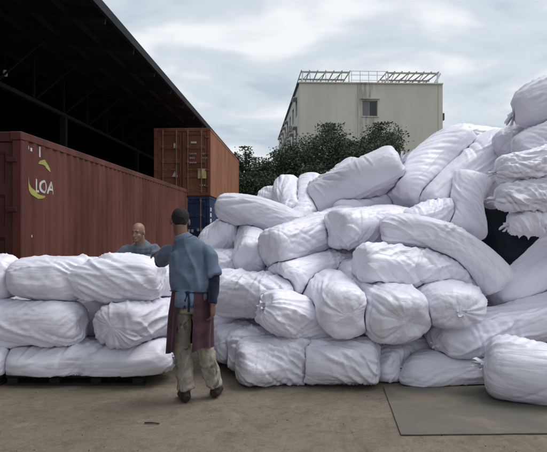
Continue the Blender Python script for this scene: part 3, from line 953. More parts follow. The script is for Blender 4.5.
class Sack:
    def __init__(s, A, B, rw, rh, mid=None, n=4.0, roll=0.0, cin=0.0, cpos=0.0, zmin=0.0, **kw):
        s.A, s.B = np.array(A, float), np.array(B, float)
        s.rw, s.rh, s.n, s.cin, s.cpos, s.zmin, s.kw = rw, rh, n, cin, cpos, zmin, kw
        Mp = (s.A + s.B) / 2 if mid is None else 2 * np.array(mid, float) - (s.A + s.B) / 2
        K = 15
        t = np.linspace(0, 1, K)[:, None]
        s.sp = (1 - t) ** 2 * s.A + 2 * t * (1 - t) * Mp + t ** 2 * s.B
        seg = np.linalg.norm(np.diff(s.sp, axis=0), axis=1)
        s.arc = np.concatenate([[0], np.cumsum(seg)]); s.len = s.arc[-1]
        tn = np.gradient(s.sp, axis=0); tn /= np.linalg.norm(tn, axis=1)[:, None]
        up = np.array([0, 0, 1.0]) if abs(tn[K // 2][2]) < 0.85 else np.array([0, -1.0, 0])
        side = np.cross(tn, up); side /= np.linalg.norm(side, axis=1)[:, None]
        upv = np.cross(side, tn)
        c, q = math.cos(roll), math.sin(roll)
        s.t, s.x, s.y = tn, side * c + upv * q, upv * c - side * q
        lo = s.sp.min(0) - max(rw, rh); hi = s.sp.max(0) + max(rw, rh)
        s.lo, s.hi = lo, hi
    def frame(s, a):
        """a in 0..1 -> spine point and axes"""
        a = np.asarray(a) * s.len
        g = lambda arr: np.stack([np.interp(a, s.arc, arr[:, k]) for k in range(3)], -1)
        return g(s.sp), g(s.t), g(s.x), g(s.y)
    def dist(s, p):
        """signed, roughly metric distance to the ideal (uncrushed) sack"""
        d2 = ((p[:, None, :] - s.sp[None]) ** 2).sum(-1)
        i = np.clip(d2.argmin(1), 0, len(s.sp) - 1)
        dlt = p - s.sp[i]
        al = (dlt * s.t[i]).sum(-1)
        sc = (s.arc[i] + al) / s.len * 2 - 1
        a, b = (dlt * s.x[i]).sum(-1) / s.rw, (dlt * s.y[i]).sum(-1) / s.rh
        rad = (np.abs(a) ** 2.3 + np.abs(b) ** 2.3) ** (1 / 2.3)
        f = (rad ** s.n + np.abs(sc) ** s.n) ** (1 / s.n)
        return (f - 1) * (s.rw + s.rh) / 2
    def surface(s, k, rg):
        sc = _S
        prof = rows(s.n)[1]
        s.prof = prof
        # lumpy stuffing: the radius and the spine wander
        w1, w2, w3 = rg.uniform(0, 6.28, 3)
        lump = 1 + 0.035 * np.sin(2.2 * sc + w1) + 0.012 * np.sin(6.1 * sc + w2)
        pt, tn, x, y = s.frame((sc + 1) / 2)
        pt = pt + x * (0.02 * np.sin(3.3 * sc + w3))[:, None] * s.rw / 0.25
        co, si = np.cos(_PH), np.sin(_PH)
        ex = 2 / 2.3
        cx = np.sign(co) * np.abs(co) ** ex; cy = np.sign(si) * np.abs(si) ** ex
        rad = (prof * lump)[:, None] * (1 + 0.05 * np.sin(2 * _PH[None] + 3.0 * sc[:, None] + w2) + 0.03 * np.sin(3 * _PH[None] - 4 * sc[:, None] + w1))
        if s.cin > 0:                                   # a waist where the sack has been folded
            line = s.cpos + 0.16 * np.sin(_PH + w1) + 0.05 * np.sin(2 * _PH + w2)
            dlt = sc[:, None] - line[None]
            rad = rad * (1 - s.cin * (0.8 + 0.2 * np.sin(_PH + w3))[None] * (0.62 * np.exp(-np.abs(dlt) / 0.05) + 0.38 * np.exp(-(dlt / 0.16) ** 2)))
        p = pt[:, None] + x[:, None] * (rad * cx[None] * s.rw)[..., None] + y[:, None] * (rad * cy[None] * s.rh)[..., None]
        # flat sides pressed into the stuffing by earlier stacking
        ctr = pt[:, None]
        for _ in range(int(s.kw.get('facets', 3))):
            an = rg.uniform(0, 6.28); tl = rg.normal(0, 0.30)
            nv = x[UU // 2] * math.cos(an) + y[UU // 2] * math.sin(an) + tn[UU // 2] * tl
            nv = nv / np.linalg.norm(nv)
            rr = math.hypot(s.rw * math.cos(an), s.rh * math.sin(an))
            lim = rr * rg.uniform(0.84, 0.96)
            hh = ((p - ctr) * nv).sum(-1) - (sc * 0)[:, None] - lim
            p = p - nv * (np.clip(hh, 0, None) * 0.95)[..., None]
        s.core = s.frame((np.clip(sc, -0.72, 0.72) + 1) / 2)[0]
        return p

def crush(i, sacks, p):
    """press a sack against its neighbours: every point retreats to the surface midway between both"""
    s = sacks[i]
    q = p.reshape(-1, 3)
    core = np.repeat(s.core, VV, 0)
    m = 0.03
    near = [b for j, b in enumerate(sacks) if j != i and np.all(b.lo < s.hi + m) and np.all(b.hi > s.lo - m)]
    if near:
        best = np.full(len(q), 9.0)
        sel = []
        for b in near:
            inb = np.all((q > b.lo - 0.02) & (q < b.hi + 0.02), 1)
            idx = np.where(inb)[0]
            if len(idx): sel.append((b, idx))
        tau = np.ones(len(q))
        gap = 0.004
        for b, idx in sel:
            d = b.dist(q[idx])
            idx = idx[d < gap]
            if not len(idx): continue
            lo_, hi_ = np.full(len(idx), 0.25), np.ones(len(idx))
            c, v = core[idx], q[idx] - core[idx]
            for _ in range(9):
                md = (lo_ + hi_) / 2
                pp = c + v * md[:, None]
                ok = b.dist(pp) - gap >= s.dist(pp)
                lo_ = np.where(ok, md, lo_); hi_ = np.where(ok, hi_, md)
            tau[idx] = np.minimum(tau[idx], lo_)
        q = core + (q - core) * tau[:, None]
        s.press = (1 - tau).reshape(UU, VV)
    else:
        s.press = np.zeros((UU, VV))
    p = q.reshape(UU, VV, 3)
    p[..., 2] = np.maximum(p[..., 2], s.zmin + 0.012)
    for _ in range(3):
        y = 0.5 * p + 0.25 * (np.roll(p, 1, 1) + np.roll(p, -1, 1))
        y[1:-1] = 0.5 * y[1:-1] + 0.25 * (y[:-2] + y[2:])
        p = y
    return p

def normals(p):
    du = np.gradient(p, axis=0)
    dv = (np.roll(p, -1, 1) - np.roll(p, 1, 1)) / 2
    n = np.cross(du, dv)
    n /= np.linalg.norm(n, axis=-1, keepdims=True) + 1e-9
    tu = du / (np.linalg.norm(du, axis=-1, keepdims=True) + 1e-9)
    return n, tu, np.cross(n, tu)

_gf = []
for _i in range(UU - 1):
    for _j in range(VV):
        _k = (_j + 1) % VV
        _gf.append((_i * VV + _j, _i * VV + _k, (_i + 1) * VV + _k, (_i + 1) * VV + _j))
GRID_FACES = _gf + [tuple(range(VV - 1, -1, -1)), tuple(range((UU - 1) * VV, UU * VV))]

def neck_mesh(rg, flare=0.075, length=0.12, pleats=9, ruf=0.26):
    """gathered mouth of a tied sack: narrow throat, ruffled flare; along +X from the origin"""
    nu, nv = 12, 54
    vs = []
    ph = np.arange(nv) / nv * 2 * math.pi
    w = rg.uniform(0, 6.28, 4)
    for i in range(nu):
        t = i / (nu - 1)
        r0 = 0.075 * (1 - min(1, t / 0.3)) ** 1.6 + 0.022 + flare * max(0, (t - 0.34) / 0.66) ** 0.85
        am = ruf * min(1, t / 0.4)
        r = r0 * (1 + am * np.sin(pleats * ph + w[0] + 1.5 * t) + 0.5 * am * np.sin(5 * ph + w[1]) + 0.3 * am * np.sin(2 * ph + w[2]))
        sq = 0.55
        x = length * t * (1 + 0.35 * t * np.sin(3 * ph + w[3])) - 0.03
        for j in range(nv):
            vs.append((x[j], r[j] * math.cos(ph[j]), r[j] * sq * math.sin(ph[j])))
    fs = []
    for i in range(nu - 1):
        for j in range(nv):
            k = (j + 1) % nv
            fs.append((i * nv + j, i * nv + k, (i + 1) * nv + k, (i + 1) * nv + j))
    return vs, fs

def creases(s, rg, count):
    """straight sharp folds in bundles, on the unrolled skin (metres along a, metres around b)"""
    a = (_S * s.len / 2)[:, None]
    circ = math.pi * (s.rw + s.rh)
    b0 = (_PH / (2 * math.pi) * circ)[None]
    h = np.zeros((UU, VV))
    tilt = rg.normal(0, 0.5)
    for _ in range(count):
        ca, cb = rg.uniform(-0.46, 0.46) * s.len, rg.uniform(0, circ)
        ang = tilt + rg.normal(0.0, 0.30) if rg.random() < 0.75 else rg.uniform(-1.5, 1.5)
        fan = rg.uniform(-0.22, 0.22)
        nb = int(rg.integers(2, 7))
        step = rg.uniform(0.05, 0.11)
        big = rg.random() < 0.45
        A0 = rg.uniform(0.018, 0.034) if big else rg.uniform(0.009, 0.022)
        for k in range(nb):
            off = (k - (nb - 1) / 2) * step
            an = ang + fan * (k - (nb - 1) / 2)
            ca2, cb2 = ca - math.sin(an) * off + rg.normal(0, 0.03), cb + math.cos(an) * off
            db = (b0 - cb2 + circ / 2) % circ - circ / 2
            da = a - ca2
            al = da * math.cos(an) + db * math.sin(an)
            pe = -da * math.sin(an) + db * math.cos(an)
            pe = pe + 0.012 * np.sin(al * rg.uniform(8, 16) + rg.uniform(0, 6))
            hl = rg.uniform(0.28, 0.62) if big else rg.uniform(0.12, 0.36)
            w = rg.uniform(0.013, 0.026) if big else rg.uniform(0.008, 0.014)
            fade = np.clip(1 - (al / hl) ** 2, 0, 1)
            sgn = 1.0 if rg.random() < 0.62 else -1.0
            h += sgn * A0 * rg.uniform(0.6, 1.2) * fade * (np.exp(-np.abs(pe) / w) - 0.35 * np.exp(-(np.abs(pe) / (2.6 * w)) ** 2))
    return h * np.clip(s.prof / 0.5, 0, 1)[:, None]

def build_sacks(specs):
    sacks = [sp[1] for sp in specs]
    for i, (label, s) in enumerate(specs):
        rg = np.random.default_rng(100 + i)
        p = s.surface(i, rg)
        p = crush(i, sacks, p)
        n, tu, tv = normals(p)
        W = WR[rg.integers(len(WR))]
        if rg.random() < 0.5: W = W[::-1] * np.array([1, -1, 1])
        if rg.random() < 0.5: W = W[:, ::-1] * np.array([1, 1, -1])
        W = np.roll(W, rg.integers(VV), 1) * 0.44
        amp = s.kw.get('amp', 1.0) * rg.uniform(0.85, 1.2) * min(1.0, max(0.55, s.len / 1.15))
        free = (1 - 0.75 * np.clip(s.press * 4, 0, 1))[..., None]
        hgt = W[..., :1] * amp
        hgt = hgt + (creases(s, rg, int(s.kw.get('cre', 19))) * amp)[..., None]
        if not s.kw.get('radial'):
            hgt = hgt * (np.clip(s.prof / 0.75, 0, 1) ** 0.8)[:, None, None]
        a_ = _S[:, None] * s.len / 2 + 0 * _PH[None]
        off = rg.uniform(0, 50, 3)
        qx, qy, qz = a_ * 2.4 + off[0], s.prof[:, None] * np.cos(_PH)[None] * s.rw * 6.0 + off[1] + 0.5 * a_, s.prof[:, None] * np.sin(_PH)[None] * s.rh * 6.0 + off[2]
        qx, qy, qz = np.broadcast_arrays(qx, qy, qz)
        vor = np.array([mnoise.voronoi((x_, y_, z_))[0][0] for x_, y_, z_ in zip(qx.ravel().tolist(), qy.ravel().tolist(), qz.ravel().tolist())]).reshape(UU, VV)
        hgt = hgt + ((vor - 0.5) * (0.012 + (0.025 if s.kw.get('radial') else 0.036) * _CAP) * amp)[..., None]
        # pleats that run into gathered ends
        e = np.clip((np.abs(_S) - 0.55) / 0.45, 0, 1)[:, None] * np.clip(s.prof / (0.6 if s.kw.get('radial') else 1.0), 0, 1)[:, None]
        f0 = rg.uniform(0, 6.28, 3)
        kk = rg.integers(9, 14)
        pl = np.abs(np.sin(0.5 * kk * _PH[None] + f0[0] + 0.8 * np.sin(3 * _PH + f0[1])[None])) - 0.55
        hgt = hgt + (e ** 1.5 * pl * (0.5 + 0.5 * np.sin(_PH + f0[2])[None]) * s.kw.get('pleat', 0.009))[..., None]
        p = p + n * np.where(hgt > 0, hgt * free, hgt * (0.4 + 0.6 * free)) + (tu * W[..., 1:2] + tv * W[..., 2:]) * amp * free
        p[..., 2] = np.maximum(p[..., 2], s.zmin + 0.006)
        c = (s.A + s.B) / 2
        c[2] = p[..., 2].min()
        o = mesh_obj('woven_sack', (p - c).reshape(-1, 3).tolist(), GRID_FACES, M['sack'], None, True)
        o.location = c
        rest = np.zeros((UU, VV, 3), np.float32)
        rest[..., 0] = (_S * s.len / 2)[:, None]
        pr = s.prof[:, None]
        rest[..., 1] = pr * np.cos(_PH) * s.rw; rest[..., 2] = pr * np.sin(_PH) * s.rh
        at_ = o.data.attributes.new('rest', 'FLOAT_VECTOR', 'POINT')
        at_.data.foreach_set('vector', (rest + rg.uniform(-20, 20, 3)).astype(np.float32).ravel())
        tag(o, label, 'sack', s.kw.get('group', 'white sacks heaped in the yard'))
        s.obj = o; s.pts = p
        for end in s.kw.get('tie', ''):
            row = 0 if end == 'A' else UU - 1
            at = p[row].mean(0)
            k = 0 if end == 'A' else -1
            dr = -s.t[0] if end == 'A' else s.t[-1]
            vs, fs = neck_mesh(rg, s.kw.get('flare', 0.06), s.kw.get('nlen', 0.11), int(rg.integers(7, 11)))
            o2 = mesh_obj('tied_neck', vs, fs, M['sack'], o, True)
            at_ = o2.data.attributes.new('rest', 'FLOAT_VECTOR', 'POINT')
            at_.data.foreach_set('vector', np.array(vs, np.float32).ravel())
            dv = Vector(dr) + Vector(s.kw.get('ndir', (0, 0, 0.0)))
            o2.location = Vector(at - c) - dv.normalized() * 0.02
            o2.rotation_euler = dv.to_track_quat('X', 'Z').to_euler()

# ------------------------------------------------------------------ the heap, sack by sack (ends given as photo pixel + distance)
PAL = 0.10                                         # top of the pallet
def S(label, a, b, rw, rh, mid=None, **kw):
    m = None if mid is None else P(*mid)
    k = kw.pop('k', 0.94)
    kw['n'] = kw.get('n', 4.5) * 1.15
    return (label, Sack(P(*a), P(*b), rw * k, rh * k, m, **kw))
G1 = 'sacks stacked on the pallet'
specs = [
 # pallet stack, front column
 S('long creased white sack on top of the pallet stack, front side', (12, 278, 5.95), (163, 279, 5.95), .32, .255, cin=.34, amp=1.15, zmin=PAL, group=G1),
 S('white sack on the top layer cut off by the left edge', (-120, 277, 6.05), (19, 277, 6.05), .30, .25, zmin=PAL, group=G1),
 S('white sack lying lengthwise in the middle layer of the pallet stack', (-66, 323, 5.9), (86, 323, 5.9), .31, .26, zmin=PAL, group=G1, amp=1.2),
 S('white sack in the middle pallet layer with its round end facing out', (114, 327, 5.55), (180, 313, 6.75), .33, .245, zmin=PAL, group=G1, amp=1.3, n=5),
 S('long creased bottom pallet sack with tied mouth by the worker\'s apron', (10, 359, 5.85), (172, 355, 5.8), .32, .225, mid=(92, 362, 5.85), cin=.34, cpos=.1, zmin=PAL, tie='B', group=G1, amp=1.1, flare=.05),
 S('white sack at the bottom left corner of the pallet stack', (-130, 360, 5.85), (14, 360, 5.8), .30, .22, zmin=PAL, group=G1),
 # pallet stack, back column
 S('white sack behind the long top sack, beside the blue-shirted worker', (38, 281, 6.55), (176, 281, 6.5), .30, .24, zmin=PAL, group=G1),
 S('white sack at the back of the top layer beyond the left edge', (-100, 280, 6.6), (34, 280, 6.6), .30, .24, zmin=PAL, group=G1),
 S('white sack at the back of the middle pallet layer', (-30, 313, 6.5), (120, 313, 6.5), .31, .29, zmin=PAL, group=G1),
 S('white sack at the back of the bottom pallet layer', (20, 352, 6.45), (168, 352, 6.4), .31, .22, zmin=PAL, group=G1),
 # heap, front row on the ground
 S('white sack at the front left of the heap, lying sideways with a wrinkled face', (236, 363, 5.76), (318, 357, 5.92), .33, .27, n=4.6, amp=1.35, pleat=.012, cre=26),
 S('white sack at the front of the heap, right beside the wrinkled front left one', (298, 361, 5.86), (379, 360, 5.70), .32, .26, n=4.2, amp=1.3, pleat=.012, cre=26),
 S('low white sack at the left foot of the heap beside the worker', (214, 344, 6.25), (318, 338, 6.7), .30, .24, n=5, amp=1.2),
 S('white sack squeezed between the front left sack and the low left one', (228, 352, 6.02), (330, 340, 6.35), .27, .24, n=5, amp=1.2),
 S('dim grey-white sack with a tail end on the ground right of the front sacks', (345, 352, 6.4), (402, 368, 5.80), .26, .23, tie='B', flare=.03, nlen=.09),
 S('flat shaded white sack under the round-ended sack on the ground', (372, 350, 6.15), (452, 352, 6.25), .28, .22),
 S('white sack on the ground in shade beneath the slanting right sacks', (405, 366, 5.85), (520, 362, 6.2), .29, .25, mid=(450, 374, 5.85)),
 S('large white sack in the right foreground with its tied mouth toward the left', (484, 364, 5.35), (640, 392, 4.95), .36, .33, tie='A', flare=.045, nlen=.12, n=3.4, pleat=.012, amp=.8),
 S('white sack slanting up to the right edge behind the foreground sack', (437, 345, 5.8), (580, 305, 6.35), .29, .25, tie='A', flare=.03, nlen=.06, amp=1.1),
 # heap, second and third rows
 S('white sack lying diagonally with a small puckered end above the front sacks', (262, 306, 5.80), (372, 344, 6.25), .29, .26, amp=1.2, tie='A', flare=.05, nlen=.08),
 S('sack with a broad round end facing the camera in the middle of the heap', (350, 316, 5.48), (316, 284, 6.75), .30, .285, n=6, amp=.9),
 S('wide sack with a crumpled oval end, right of the round-ended one', (404, 322, 5.45), (352, 276, 6.75), .37, .275, n=6, amp=1.2),
 S('oval sack end gathered into radiating pleats, right of the crumpled oval end', (463, 312, 5.45), (418, 284, 6.7), .36, .235, n=3.6, amp=.8, pleat=.030, radial=1, tie='A', flare=.03, nlen=.07),
 S('big puffy white sack beside the worker\'s hanging hand', (214, 292, 6.35), (296, 298, 6.25), .33, .27, n=5, amp=1.3, pleat=.015),
 S('small rounded sack above the broad round end', (278, 280, 6.2), (346, 264, 7.0), .28, .24),
 S('short upright sack wedged between two crumpled ends in the middle', (332, 286, 6.55), (338, 244, 7.2), .26, .22),
 S('long sack with a crumpled left end lying across the centre right', (358, 263, 5.92), (486, 278, 6.35), .29, .245, amp=1.3, n=5.5, pleat=.022),
 S('long bent sack draped over the centre right, drooping to the right', (382, 233, 6.35), (502, 288, 6.0), .25, .20, mid=(446, 240, 6.2), amp=.9, n=6),
 S('boxy white sack with a crumpled left end near the centre', (334, 229, 6.45), (404, 224, 7.1), .29, .25, n=6, pleat=.025, amp=1.2),
 S('white sack with a disc-like left end above the puffy left sack', (268, 251, 6.3), (350, 222, 7.2), .255, .25, n=7, amp=.9),
 S('stubby white sack standing under the sausage-shaped top left sack', (251, 262, 6.5), (252, 222, 7.5), .22, .24, n=6, amp=.9),
 S('sausage-shaped white sack on the top left of the heap', (221, 207, 7.2), (312, 242, 6.75), .25, .215, mid=(268, 217, 6.95), amp=.8, n=5),
 S('pointed white sack behind the worker\'s shoulder', (202, 250, 7.3), (242, 224, 7.3), .30, .22, n=2.6),
 S('white sack below the pointed one, beside the worker\'s shoulder', (208, 264, 6.95), (262, 268, 6.9), .28, .22),
 # heap, top
 S('white sack end sticking up on the top left ridge', (288, 186, 8.1), (296, 222, 7.3), .24, .24, n=7),
 S('white sack leaning beside the one sticking up on the ridge', (314, 184, 8.0), (298, 228, 7.2), .24, .24, n=6),
 S('large white sack slanting up to the right at the top of the heap', (312, 206, 7.6), (402, 162, 7.3), .36, .30, n=6, amp=1.15, tie='B', flare=.05, nlen=.14, ndir=(0, 0, 1.6)),
 S('small white sack peeking out behind the slanting top sack', (318, 196, 8.3), (362, 168, 8.5), .28, .24),
 S('white sack at the peak below the cream building', (396, 198, 7.25), (462, 138, 7.8), .34, .30, n=6, amp=1.1),
 S('white sack slanting close behind the standing one at the peak', (428, 210, 7.05), (500, 142, 7.7), .32, .28, n=6, amp=1.0),
 S('white sack standing on end under the peak', (461, 236, 6.8), (468, 176, 7.1), .27, .24, n=7, amp=.8),
 S('white sack with a flat top in the back right of the heap', (452, 140, 8.9), (550, 152, 9.0), .34, .30, n=5),
 S('shaded white sack slanting behind the hanging ragged one', (478, 200, 7.7), (532, 146, 7.6), .28, .27),
 S('highest white sack at the upper right edge with a drooping end', (514, 112, 6.7), (640, 74, 6.3), .28, .26, tie='A', flare=.05, nlen=.16, ndir=(.3, 0, -1.2), n=4),
 S('white sack below the highest one at the right edge', (520, 160, 6.4), (620, 112, 6.2), .30, .28, n=5),
 S('bulging white sack at the right edge behind three crumpled ones', (514, 186, 6.15), (650, 172, 6.2), .40, .37, n=3.2, amp=1.3, pleat=.03, cre=24),
 S('upper of three small crumpled sacks bulging at the right edge', (497, 172, 6.0), (572, 158, 5.95), .21, .19, n=3.2, amp=1.7, pleat=.045, cre=22, tie='A', flare=.035),
 S('middle of three small crumpled sacks bulging at the right edge', (495, 199, 5.95), (574, 190, 5.9), .22, .18, n=3.0, amp=1.7, pleat=.045, cre=22, tie='A', flare=.03),
 S('lowest of three small crumpled sacks, hanging over the dark gap', (508, 224, 6.0), (580, 218, 5.95), .20, .16, n=2.8, amp=1.7, pleat=.045, cre=22, tie='A', flare=.035, ndir=(0, 0, -.8)),
 S('narrow white sack slanting upward under the ragged one', (496, 306, 6.35), (574, 236, 6.75), .25, .23, n=5, amp=.8),
 # filling between, seen only through gaps
 S('white sack filling the gap under the bent centre right sack', (420, 262, 6.9), (500, 300, 6.8), .30, .26),
 S('white sack filling behind the crumpled centre sacks', (350, 250, 7.3), (440, 215, 7.6), .34, .30),
 S('white sack deep in the heap behind the boxy one', (300, 255, 7.5), (380, 205, 7.9), .34, .30),
 S('white sack in the low back of the heap left of centre', (230, 300, 7.2), (340, 300, 7.0), .32, .30),
 S('white sack in the low back of the heap at centre', (330, 315, 7.0), (440, 310, 7.0), .32, .30),
 S('white sack in the low back of the heap right of centre', (430, 322, 6.9), (540, 325, 7.0), .32, .30),
 S('white sack supporting the upper right corner beyond the frame', (560, 300, 6.6), (660, 230, 6.5), .36, .34),
 S('white sack on the ground beyond the right edge', (560, 345, 6.4), (690, 350, 6.2), .36, .34),
 S('white sack standing beyond the right edge under the ragged one', (580, 240, 6.3), (680, 215, 6.3), .34, .30),
 S('white sack under the back ridge left of the peak', (380, 205, 8.2), (460, 185, 8.3), .36, .34),
 # further sacks wedged between
 S('small crumpled sack between the upright one and the bent one', (404, 226, 6.75), (456, 210, 6.95), .23, .21),
 S('slim white sack between the puffy left sack and the low left ones', (212, 320, 6.7), (300, 322, 6.65), .25, .21),
 S('white sack under the pleated oval end, deep in shade', (424, 338, 6.05), (486, 330, 6.5), .24, .20),
 S('white sack behind the slanting one near the right edge', (500, 322, 6.7), (590, 296, 7.0), .26, .24),
 S('white sack tucked behind the upper right corner cluster', (500, 152, 7.1), (556, 116, 7.1), .27, .25),
 S('topmost back sack at the upper right edge', (536, 104, 7.3), (620, 66, 7.3), .28, .26),
 S('short white sack between the stubby one and the rounded one', (258, 275, 6.7), (304, 262, 7.3), .24, .22),
 S('white sack behind the puffy left sack at worker elbow height', (200, 284, 6.95), (262, 280, 7.0), .28, .24),
 S('white sack end behind the low left sacks, nearest the worker\'s legs', (206, 346, 6.6), (270, 342, 6.9), .26, .22),
 S('small white sack on the ridge behind the sausage-shaped one', (262, 198, 8.2), (296, 206, 7.9), .22, .20),
 S('small white sack high on the ridge right of the peeking one', (336, 178, 8.7), (376, 170, 8.8), .26, .22),
 S('white sack between the slanting top sack and the boxy one', (330, 214, 7.3), (392, 200, 7.7), .28, .25),
]
build_sacks(specs)
# ------------------------------------------------------------------ pallet
M['pallet'] = simple('dirty_pallet', (0.018, 0.016, 0.015, 1), 0.85, 0.4, 6.0)
def pallet(x0, x1, y0, y1, label):
    root = empty('pallet', ((x0 + x1) / 2, (y0 + y1) / 2, 0))
    tag(root, label, 'pallet')
    w, l = x1 - x0, y1 - y0
    n = 7
    for i in range(n):
        y = -l / 2 + l * (i + 0.5) / n
        MB().box((0, y, PAL - 0.012), (w, l / n - 0.035, 0.022), None, 0.003).build('deck_board', M['pallet'], root)
    for i in range(4):
        x = -w / 2 + 0.07 + (w - 0.14) * i / 3
        MB().box((x, 0, PAL / 2 - .001), (0.10, l - 0.02, PAL - 0.05), None, 0.004).build('stringer', M['pallet'], root)
    for i in range(3):
        y = -l / 2 + 0.06 + (l - 0.12) * i / 2
        MB().box((0, y, 0.0125), (w, 0.10, 0.02), None, 0.003).build('bottom_board', M['pallet'], root)
pallet(-2.62, -1.26, 5.66, 6.95, 'dark pallet under the left sack stack')
pallet(-4.05, -2.66, 5.66, 6.95, 'dark pallet at the left edge under the stack')

# ------------------------------------------------------------------ added near-black mound, stands in for the darkness of the gap behind the heap
def dark_gap_filler():
    m, t, b = newmat('gap_dark_fill')
    v = coords(t)
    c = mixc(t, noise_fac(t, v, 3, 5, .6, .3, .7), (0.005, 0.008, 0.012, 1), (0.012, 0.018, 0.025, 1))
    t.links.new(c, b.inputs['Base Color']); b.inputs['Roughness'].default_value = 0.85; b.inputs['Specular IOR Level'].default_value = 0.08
    n = 70
    vs, fs = [], []
    for j in range(n + 1):
        for i in range(n + 1):
            u, w = i / n * 2 - 1, j / n * 2 - 1
            x, y = u * 1.9, w * 1.0
            e = max(abs(u) ** 4 + abs(w) ** 4, 1e-6) ** 0.25
            z = 2.25 * (1 - max(0, min(1, (e - 0.55) / 0.45)) ** 1.6) * (1 - 0.10 * u * u)
            q = Vector((x * 2.2, y * 2.2, z))
            z += 0.10 * mnoise.noise(q) + 0.05 * abs(mnoise.noise(q * 2.7 + Vector((3, 1, 0))))
            x += 0.10 * mnoise.noise(Vector((x * 2, y * 2, z * 1.5 + 5))); y += 0.12 * mnoise.noise(Vector((x * 2.3 + 9, y * 2, z * 1.5)))
            if e > 0.985: z = 0.004
            vs.append((x, y, max(0.004, z)))
    for j in range(n):
        for i in range(n):
            k = j * (n + 1) + i
            fs.append((k, k + 1, k + n + 2, k + n + 1))
    o = mesh_obj('gap_filler', vs, fs, m, None, True)
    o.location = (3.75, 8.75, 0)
    tag(o, 'dark mound added to darken the gap behind the right sacks', 'gap_filler')
dark_gap_filler()

# ------------------------------------------------------------------ people
def tube_bm(bm, pts, rad, n=18, up=None, caps=True):
    """closed tapered tube through pts; rad = list of r or (across, along-up)"""
    pts = [Vector(p) for p in pts]
    rings = []
    prevx = None
    for i, p in enumerate(pts):
        t = (pts[min(i + 1, len(pts) - 1)] - pts[max(i - 1, 0)]).normalized()
        if prevx is None:
            ref = Vector(up) if up else (Vector((1, 0, 0)) if abs(t.x) < 0.8 else Vector((0, 1, 0)))
            x = (ref - t * ref.dot(t)).normalized()
        else:
            x = (prevx - t * prevx.dot(t)).normalized()
        prevx = x
        y = t.cross(x)
        r = rad[i]
        rx, ry = r if isinstance(r, tuple) else (r, r)
        rings.append([bm.verts.new(p + x * (math.cos(2 * math.pi * k / n) * rx) + y * (math.sin(2 * math.pi * k / n) * ry)) for k in range(n)])
    for a, b in zip(rings[:-1], rings[1:]):
        for k in range(n):
            bm.faces.new((a[k], a[(k + 1) % n], b[(k + 1) % n], b[k]))
    if caps:
        bm.faces.new(rings[0][::-1]); bm.faces.new(rings[-1])
def smooth_path(ctrl, rads, per=5):
    """Catmull-Rom through control points, radii interpolated alike"""
    pts, rr = [], []
    c = [Vector(q) for q in ctrl]
    r = [q if isinstance(q, tuple) else (q, q) for q in rads]
    n = len(c)
    for i in range(n - 1):
        p0, p1, p2, p3 = c[max(i - 1, 0)], c[i], c[i + 1], c[min(i + 2, n - 1)]
        for k in range(per):
            t = k / per
            q = 0.5 * ((2 * p1) + (p2 - p0) * t + (2 * p0 - 5 * p1 + 4 * p2 - p3) * t * t + (3 * p1 - p0 - 3 * p2 + p3) * t ** 3)
            pts.append(q); s = t * t * (3 - 2 * t)
            rr.append((r[i][0] * (1 - s) + r[i + 1][0] * s, r[i][1] * (1 - s) + r[i + 1][1] * s))
    pts.append(c[-1]); rr.append(r[-1])
    return pts, rr
def ell_bm(bm, c, ax, rot=None, seg=18):
    g_ = bmesh.ops.create_uvsphere(bm, u_segments=seg, v_segments=seg // 2 + 2, radius=1.0)
    Mr = rot if rot is not None else Matrix.Identity(3)
    for v in g_['verts']:
        v.co = Mr @ Vector((v.co.x * ax[0], v.co.y * ax[1], v.co.z * ax[2])) + Vector(c)
def remesh(bm, name, mat, parent, voxel, smooth_it=4, wrinkle=None, root=None):
    me = bpy.data.meshes.new(name); bm.to_mesh(me); bm.free()
    o = bpy.data.objects.new(name, me); COL.objects.link(o)
    mo = o.modifiers.new('r', 'REMESH'); mo.mode = 'VOXEL'; mo.voxel_size = voxel; mo.use_smooth_shade = True
    ms = o.modifiers.new('s', 'SMOOTH'); ms.iterations = smooth_it; ms.factor = 0.5
    dg = bpy.context.evaluated_depsgraph_get()
    m2 = bpy.data.meshes.new_from_object(o.evaluated_get(dg))
    bpy.data.objects.remove(o); bpy.data.meshes.remove(me)
    if wrinkle:
        co = [v.co.copy() for v in m2.vertices]; no = [v.normal.copy() for v in m2.vertices]
        for v, c, n_ in zip(m2.vertices, co, no):
            v.co = c + n_ * wrinkle(c)
    m2.polygons.foreach_set('use_smooth', [True] * len(m2.polygons))
    m2.name = name
    return link(name, m2, mat, parent)
def mat_skin(name, col):
    m, t, b = newmat(name)
    v = coords(t)
    c = mixc(t, noise_fac(t, v, 9, 5, .6, .3, .7), tuple(x * .82 for x in col) + (1,), col + (1,))
    t.links.new(c, b.inputs['Base Color'])
    b.inputs['Roughness'].default_value = 0.5
    b.inputs['Subsurface Weight'].default_value = 0.08
    b.inputs['Subsurface Radius'].default_value = (0.012, 0.005, 0.003)
    return m
def mat_cloth(name, col, var=0.25, scale=7.0):
    m, t, b = newmat(name)
    v = coords(t)
    c = mixc(t, noise_fac(t, v, scale, 6, .62, .3, .72, .4), tuple(x * (1 - var) for x in col) + (1,), tuple(x * (1 + var) for x in col) + (1,))
    t.links.new(c, b.inputs['Base Color'])
    b.inputs['Roughness'].default_value = 0.9
    b.inputs['Specular IOR Level'].default_value = 0.15
    b.inputs['Sheen Weight'].default_value = 0.15
    bump(t, b, noise_fac(t, v, 260, 2, .5, .2, .8), 0.25, 0.002)
    return m
M['skin'] = mat_skin('skin_tanned', (0.29, 0.16, 0.115))
M['skin_d'] = mat_skin('skin_dark_tan', (0.19, 0.095, 0.062))
M['hair'] = simple('dark_hair', (0.012, 0.009, 0.008, 1), 0.75, 0.4, 60.0, bumpy=0.004)
